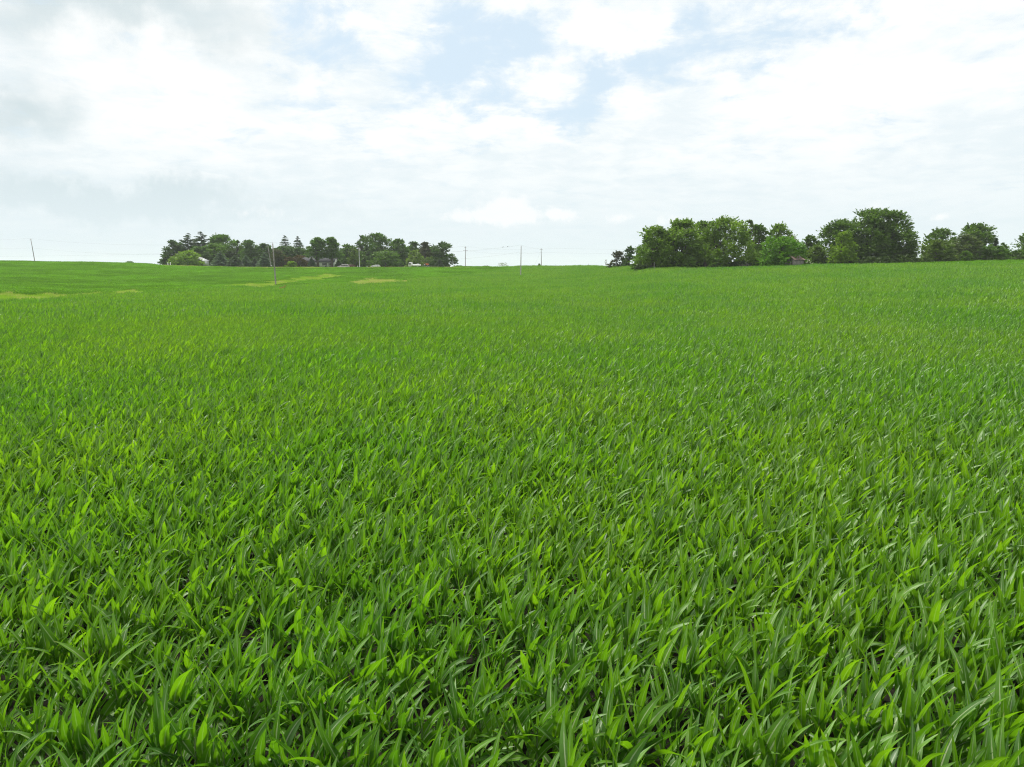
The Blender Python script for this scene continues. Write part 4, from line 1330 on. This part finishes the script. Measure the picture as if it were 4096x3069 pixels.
for s_ in (-1, 1):
    for k in range(6):
        x0 = -L / 2 - 0.3 + k * (L + 0.6) / 6
        n_ = 9
        xs = np.linspace(x0, x0 + (L + 0.6) / 6 + 0.04, n_)
        zz = 0.025 * np.cos(np.arange(n_) * math.pi) + rng.normal(0, 0.015)
        e, kz = s_ * (Dp / 2 + 0.32), rg + 0.06
        ez = wl - (rg - wl) / (Dp / 2) * 0.32 + 0.06
        v = np.r_[np.c_[xs, np.full(n_, e), ez + zz], np.c_[xs, np.zeros(n_), kz + zz], np.c_[xs, np.full(n_, e), ez + zz - 0.02], np.c_[xs, np.zeros(n_), kz + zz - 0.02]]
        i = np.arange(n_ - 1)
        MB().add(v, np.r_[np.stack([i, i + 1, i + n_ + 1, i + n_], -1), np.stack([i, i + 1, i + n_ + 1, i + n_], -1) + 2 * n_, np.stack([i, i + 1, i + 1 + 2 * n_, i + 2 * n_], -1)]).build('roof_sheet', M_RUST if (k + (s_ > 0)) % 2 == 0 else M_RUST2, t)

# flowering bush beside the old shed
def bush(u, D, vt, wp, colr, label, name='shrub', lobes=14, spiky=0.2, flowers=0):
    x, y, z = at(u, D)
    h = z_at(vt, D) - z
    rng = np.random.default_rng(int(u))
    cr, mb = broadleaf(rng, h * 0.96, wp * D / FPX, 2600, 0.15, base=0.0, lobes=lobes, spiky=spiky, lean=(0.2, 0, 0.2))
    t = thing(name, label, 'shrub', (x, y, z))
    mb.build('trunk', M_BARK, t)
    link('crown', mesh_np('crown', cr[0], cr[1], TMAT[colr], tint=cr[2]), t)
    if flowers:
        c = cr[0].reshape(-1, 4, 3).mean(1)
        front = np.where((c[:, 1] < 0.1) & (c[:, 2] < h * 0.85))[0]
        pick = c[rng.choice(front, flowers)] + np.array([0, -0.35, 0.1])
        fv, ff, ft = leaves_at(pick, rand_dir(len(pick), rng), 0.16, 0.13, rng)
        o = link('blossom', mesh_np('blossom', fv, ff, plain('blossom_white', (0.75, 0.74, 0.55), 0.6), tint=ft), t)
        tag(o, kind='stuff')
bush(3221, 201.5, 1033, 72, 'bloom', 'yellow-green bush dotted with white blossom beside the rusty-roofed shed', lobes=14, flowers=90)
bush(3209, 204.5, 1026, 40, 'bloom', 'yellow-green leafy mound climbing over the back of the rusty-roofed shed', lobes=8)

# brush pile of dead branches
x, y, z = at(2986, 206)
t = thing('brush_pile', 'heap of grey dead branches at the foot of the largest grove tree', 'brush pile', (x, y, z))
rng = np.random.default_rng(77)
for k in range(34):
    a = np.array([rng.normal(0, 1.7), rng.normal(0, 0.6), rng.uniform(0.0, 0.5)])
    d = rand_dir(1, rng)[0] * np.array([1, 0.5, 0.55]); d[2] = abs(d[2])
    ln = rng.uniform(1.2, 2.6)
    b = a + d / np.linalg.norm(d) * ln
    b[2] = min(b[2], 2.3 - 0.35 * abs(b[0]))
    m = MB()
    limb(m, a, b, 0.07, 0.02, rng, 4, 0.08)
    for j in range(5):
        f = rng.uniform(0.3, 1)
        q = a + (b - a) * f
        limb(m, q, q + rand_dir(1, rng)[0] * rng.uniform(0.3, 0.8), 0.03, 0.01, rng, 3, 0.1)
    m.build('branch', M_BARE, t)

# small posts
def post(u, D, vt, label, wd=0.12, mat=M_TRIM, cat='post', name='post'):
    x, y, z = at(u, D)
    h = max(0.5, z_at(vt, D) - z)
    o = MB().tube([[0, 0, -0.3], [0, 0, h * 0.93], [0, 0, h]], [wd / 2, wd / 2, wd / 4], 8).build(name, mat, loc=(x, y, z))
    tag(o, label, cat)
post(2617, 204, 1049, 'thin pale post at the edge of the corn below the big grove', 0.12, M_POLE)
post(672, 362, 1050, 'left one of two short white posts at the outer end of the farmyard grove', 0.3)
post(682, 362, 1049, 'right one of two short white posts at the outer end of the farmyard grove', 0.3)
post(1431, 345, 1063, 'short white marker post on the near side of the transformer pole', 0.2)
post(1468, 345, 1065, 'short white marker post on the far side of the transformer pole', 0.2)
post(1948, 352, 1060, 'thin dark post on the skyline left of the hazy tree', 0.14, M_POLE)
post(2223, 345, 1058, 'thin dark post on the skyline, first one right of the pole behind the crest', 0.14, M_POLE)
post(2354, 340, 1055, 'thin dark post on the skyline, nearer the sparse brownish tree', 0.14, M_POLE)
x, y, z = at(1439, 343.5)
t = thing('cover', 'white rounded cover lying at the foot of the transformer pole', 'cover', (x, y, z))
MB().tube([[0, 0, 0.0], [0, 0, 0.25], [0, 0, 0.5], [0, 0, 0.62]], [0.62, 0.58, 0.38, 0.08], 12).build('shell', M_TRIM, t, smooth=True)
x, y, z = at(1085, 344)
t = thing('mailbox', 'small white mailbox at the foot of the leaning road pole', 'mailbox', (x, y, z))
MB().box((0, 0, 0.5), (0.1, 0.1, 1.1)).build('post', M_OLD2, t)
MB().prism([(-0.14, 1.0), (0.14, 1.0), (0.14, 1.18), (0.09, 1.27), (0, 1.3), (-0.09, 1.27), (-0.14, 1.18)], -0.3, 0.3).build('box', M_TRIM, t)

# ------------------------------------------------------------------ vehicles
M_TYRE = plain('tyre', (0.018, 0.018, 0.018), 0.85)
M_RIM = plain('rim', (0.5, 0.5, 0.51), 0.35, metal=0.6)
M_LAMP = plain('lamp_clear', (0.8, 0.8, 0.8), 0.15)
M_TAIL = plain('lamp_red', (0.4, 0.02, 0.02), 0.25)


def wheel(t, x, y, r, w, side):
    o = MB().disc((x, y, r), r, w, 16).build('wheel', M_TYRE, t)
    MB().disc((x, y + side * 0.02, r), r * 0.64, w, 12).build('rim', M_RIM, o)


def car(u, D, label, paint, L=4.9, Wd=1.9, H=1.72, rz=0.0, name='parked_car'):
    """side profile along x, nose at -x"""
    x, y, z = at(u, D)
    t = thing(name, label, 'car', (x, y, z + 0.02), rz)
    l = L / 2
    low = [(-l, 0.35), (-l + 0.04, 0.72), (-l + 0.25, 0.86), (-l + 1.25, 1.0), (l - 0.35, 1.04), (l - 0.03, 0.92), (l, 0.45), (l - 0.25, 0.26), (-l + 0.3, 0.26)]
    MB().prism(low, -Wd / 2, Wd / 2).build('body', paint, t, smooth=False)
    cab = [(-l + 1.25, 0.99), (-l + 2.0, H - 0.08), (-l + 2.5, H), (l - 1.0, H - 0.03), (l - 0.5, H - 0.16), (l - 0.16, 1.02)]
    MB().prism(cab, -Wd / 2 + 0.14, Wd / 2 - 0.14).build('cabin', paint, t)
    for s_ in (-1, 1):
        yy = s_ * (Wd / 2 - 0.13)
        for a, b in (((-l + 1.5, -l + 2.12), (-l + 2.55, -l + 2.6)), ((-l + 2.68, -l + 2.68), (l - 1.6, l - 1.6)), ((l - 1.5, l - 1.5), (l - 0.42, l - 0.72))):
            p4 = [(a[0], 1.06), (b[0], 1.06), (b[1], H - 0.17), (a[1], H - 0.17)]
            MB().prism(p4, yy - 0.015, yy + 0.015).build('side_window', M_GLASS, t)
        for wx in (-l + 0.95, l - 1.0):
            wheel(t, wx, s_ * (Wd / 2 - 0.1), 0.36, 0.24, s_)
        MB().box((-l + 0.12, s_ * (Wd / 2 - 0.25), 0.74), (0.2, 0.36, 0.14)).build('headlight', M_LAMP, t)
        MB().box((l - 0.06, s_ * (Wd / 2 - 0.2), 0.86), (0.12, 0.3, 0.2)).build('tail_light', M_TAIL, t)
        MB().box((0.1, s_ * (Wd / 2 + 0.005), 0.86), (0.16, 0.03, 0.04)).build('door_handle', M_RIM, t)
    MB().add([[-l + 1.32, -0.72, 1.05], [-l + 1.32, 0.72, 1.05], [-l + 1.96, 0.66, H - 0.11], [-l + 1.96, -0.66, H - 0.11], [-l + 1.29, -0.72, 1.07], [-l + 1.29, 0.72, 1.07], [-l + 1.93, 0.66, H - 0.09], [-l + 1.93, -0.66, H - 0.09]],
             [[0, 1, 2, 3], [4, 5, 6, 7], [0, 1, 5, 4], [2, 3, 7, 6], [0, 3, 7, 4], [1, 2, 6, 5]]).build('windscreen', M_GLASS, t)
    MB().box((0, 0, 0.33), (L - 0.3, Wd + 0.02, 0.14)).build('sill', plain('black_plastic', (0.03, 0.03, 0.03), 0.6), t)
    return t

M_SILVER = plain('silver_paint', (0.42, 0.40, 0.37), 0.3, metal=0.5)
M_VWHITE = plain('white_paint', (0.78, 0.78, 0.77), 0.35)
M_REDCAR = plain('dark_red_paint', (0.10, 0.018, 0.018), 0.35)
car(1374, 345, 'silver-beige sport utility car parked side-on before the farm trees', M_SILVER, 5.4, 1.95, 1.78)
car(1402, 353, 'dark red car half hidden behind the silver car', M_REDCAR, 4.6, 1.85, 1.5, 0.9)
car(1502, 350, 'pale grey car low behind the crop under the largest farmyard tree', plain('pale_paint', (0.58, 0.59, 0.58), 0.3, metal=0.3), 4.5, 1.8, 1.42)

# white cab-over service truck
x, y, z = at(1659, 348)
t = thing('service_truck', 'white cab-over service truck towing a trailer along the far road', 'truck', (x, y, z + 0.15))
cabp = [(-3.0, 0.55), (-3.02, 1.1), (-2.92, 1.35), (-2.62, 2.3), (-2.4, 2.42), (-1.25, 2.42), (-1.15, 2.3), (-1.15, 0.55)]
MB().prism(cabp, -0.98, 0.98).build('cab', M_VWHITE, t)
MB().add([[-2.97, -0.85, 1.38], [-2.97, 0.85, 1.38], [-2.66, 0.8, 2.22], [-2.66, -0.8, 2.22], [-3.0, -0.85, 1.40], [-3.0, 0.85, 1.40], [-2.69, 0.8, 2.24], [-2.69, -0.8, 2.24]],
         [[0, 1, 2, 3], [4, 5, 6, 7], [0, 1, 5, 4], [2, 3, 7, 6], [0, 3, 7, 4], [1, 2, 6, 5]]).build('windscreen', M_GLASS, t)
for s_ in (-1, 1):
    MB().prism([(-2.72, 1.4), (-1.75, 1.4), (-1.75, 2.2), (-2.5, 2.2)], s_ * 0.985 - 0.02, s_ * 0.985 + 0.02).build('side_window', M_GLASS, t)
    MB().box((-2.95, s_ * 1.16, 1.75), (0.08, 0.2, 0.42)).build('mirror', M_DARK, t)
    MB().box((-3.02, s_ * 0.7, 0.85), (0.06, 0.32, 0.2)).build('headlight', M_LAMP, t)
    for k in range(3):
        d_ = MB().box((-0.1 + k * 1.05, s_ * 1.07, 1.08), (0.95, 0.04, 0.72)).build('locker_door', M_VWHITE, t)
        MB().box((-0.1 + k * 1.05, s_ * 1.10, 1.1), (0.16, 0.03, 0.06)).build('handle', M_RIM, d_)
    wheel(t, -2.15, s_ * 0.88, 0.42, 0.28, s_)
    wheel(t, 1.5, s_ * 0.85, 0.42, 0.42, s_)
MB().box((1.0, 0, 1.12), (3.7, 2.1, 0.9)).build('service_body', M_VWHITE, t)
MB().box((0.0, 0, 0.55), (5.6, 0.9, 0.2)).build('chassis', M_DARK, t)
MB().box((1.6, 0.2, 1.72), (0.9, 0.7, 0.32), taper=0.85).build('compressor', plain('grey_metal', (0.35, 0.35, 0.35), 0.5), t)
MB().box((2.9, 0, 0.6), (0.1, 2.0, 0.2)).build('bumper', M_DARK, t)

x, y, z = at(1704, 348)
t = thing('flatbed_trailer', 'low flatbed trailer behind the white service truck, carrying the orange tractor', 'trailer', (x, y, z + 0.15))
MB().box((0.2, 0, 0.72), (4.9, 2.0, 0.12)).build('deck', M_TIN, t)
MB().box((-2.9, 0, 0.66), (1.6, 0.14, 0.1)).build('drawbar', M_DARK, t)
for s_ in (-1, 1):
    for wx in (0.3, 1.15):
        wheel(t, wx, s_ * 0.92, 0.33, 0.22, s_)
    MB().box((0.2, s_ * 0.98, 0.82), (4.9, 0.06, 0.1)).build('side_rail', M_DARK, t)
M_ORANGE = plain('orange_paint', (0.75, 0.16, 0.03), 0.4)
t = thing('compact_tractor', 'small orange tractor riding on the low flatbed trailer', 'tractor', (x + 0.0, y, z + 0.15 + 0.78))
MB().prism([(0.05, 0.45), (1.25, 0.4), (1.3, 0.75), (1.2, 0.98), (0.2, 1.08), (0.05, 1.0)], -0.36, 0.36).build('hood', M_ORANGE, t)
MB().prism([(-1.0, 0.75), (-0.15, 0.75), (-0.2, 1.02), (-0.9, 1.02)], -0.68, 0.68).build('fender', M_ORANGE, t)
MB().box((-0.45, 0, 1.15), (0.45, 0.5, 0.12)).build('seat', M_DARK, t)
MB().box((-0.68, 0, 1.4), (0.1, 0.5, 0.45)).build('backrest', M_DARK, t)
for s_ in (-1, 1):
    MB().tube([[-0.85, 0.5 * s_, 0.9], [-0.95, 0.5 * s_, 1.75]], 0.04, 6).build('roll_bar', M_DARK, t)
    wheel(t, -0.6, s_ * 0.62, 0.5, 0.3, s_)
    wheel(t, 0.95, s_ * 0.5, 0.32, 0.22, s_)
MB().tube([[-0.95, -0.5, 1.75], [-0.95, 0.5, 1.75]], 0.04, 6).build('roll_bar', M_DARK, t)
MB().tube([[0.05, 0, 1.02], [-0.1, 0, 1.22]], 0.03, 5).build('steering_column', M_DARK, t)

# ------------------------------------------------------------------ deer in the crop
def deer(u, v, D, label):
    x, y, z = at(u, D, v)
    t = thing('deer', label, 'deer', (x, y, z), math.radians(18))
    pts, rad_, edges = [], [], []
    def ad(pt, r_, par=None):
        pts.append(pt); rad_.append(r_)
        if par is not None: edges.append((par, len(pts) - 1))
        return len(pts) - 1
    pel = ad((-0.45, 0, 0.92), (0.17, 0.20))
    mid = ad((-0.1, 0, 0.90), (0.19, 0.22), pel)
    che = ad((0.28, 0, 0.90), (0.18, 0.23), mid)
    nk = ad((0.50, 0, 1.06), (0.10, 0.12), che)
    nk2 = ad((0.66, 0.02, 1.28), (0.075, 0.085), nk)
    hd = ad((0.76, 0.03, 1.40), (0.075, 0.085), nk2)
    mz = ad((0.90, 0.05, 1.34), (0.05, 0.05), hd)
    ad((1.00, 0.06, 1.29), (0.032, 0.032), mz)
    tl = ad((-0.64, 0, 0.90), (0.05, 0.05), pel)
    ad((-0.72, 0, 0.76), (0.03, 0.03), tl)
    for s_ in (-1, 1):
        a = ad((0.30, 0.10 * s_, 0.68), (0.075, 0.085), che)
        b = ad((0.31, 0.10 * s_, 0.42), (0.04, 0.042), a)
        c = ad((0.30, 0.10 * s_, 0.22), (0.028, 0.03), b)
        ad((0.32, 0.10 * s_, 0.01), (0.03, 0.034), c)
        a = ad((-0.46, 0.11 * s_, 0.70), (0.10, 0.13), pel)
        b = ad((-0.40, 0.11 * s_, 0.50), (0.055, 0.06), a)
        c = ad((-0.54, 0.11 * s_, 0.32), (0.032, 0.036), b)
        ad((-0.50, 0.11 * s_, 0.01), (0.03, 0.034), c)
    me = bpy.data.meshes.new('deer_body')
    me.from_pydata([Vector(q) for q in pts], edges, [])
    o = link('body', me, t)
    me.materials.append(plain('deer_coat', (0.30, 0.105, 0.04), 0.85, noise=0.25, scale=5))
    sk = o.modifiers.new('skin', 'SKIN')
    for k, sv_ in enumerate(me.skin_vertices[0].data):
        sv_.radius = rad_[k]
        sv_.use_root = (k == 0)
    o.modifiers.new('subdivision', 'SUBSURF').levels = 1
    o.modifiers['subdivision'].render_levels = 2
    for s_ in (-1, 1):
        MB().tube([[0.72, 0.04 + 0.05 * s_, 1.46], [0.70, 0.04 + 0.11 * s_, 1.55], [0.68, 0.04 + 0.16 * s_, 1.63]], [0.025, 0.045, 0.008], 6).build('ear', plain('deer_ear', (0.22, 0.09, 0.05), 0.85), t, smooth=True)
        MB().tube([[0.80, 0.035 + 0.068 * s_, 1.41], [0.815, 0.035 + 0.082 * s_, 1.412]], [0.014, 0.006], 6).build('eye', M_DARK, t)
    MB().tube([[1.01, 0.06, 1.30], [1.045, 0.062, 1.29]], [0.028, 0.012], 6).build('nose', M_DARK, t)
deer(1127, 1168, 152, 'reddish-brown deer standing half hidden in the crop near the tall field pole')

# ------------------------------------------------------------------ haze over the land
hx = 2700
hz0, hz1 = float(gz.min()) - 1.0, 32.0
hm = bpy.data.materials.new('haze')
hm.use_nodes = True
hm.node_tree.nodes.clear()
HN = Nodes(hm.node_tree)
pv = HN.new('ShaderNodeVolumePrincipled')
pv.inputs['Color'].default_value = (0.93, 0.965, 1.0, 1)
pv.inputs['Density'].default_value = 0.00012
ho = HN.new('ShaderNodeOutputMaterial')
HN.link(pv.outputs[0], ho.inputs['Volume'])
hz = MB().box((0, 0, (hz0 + hz1) / 2), (hx * 2, hx * 2, hz1 - hz0)).build('haze', hm)
tag(hz, 'thin pale summer haze over the fields', 'haze', kind='stuff')
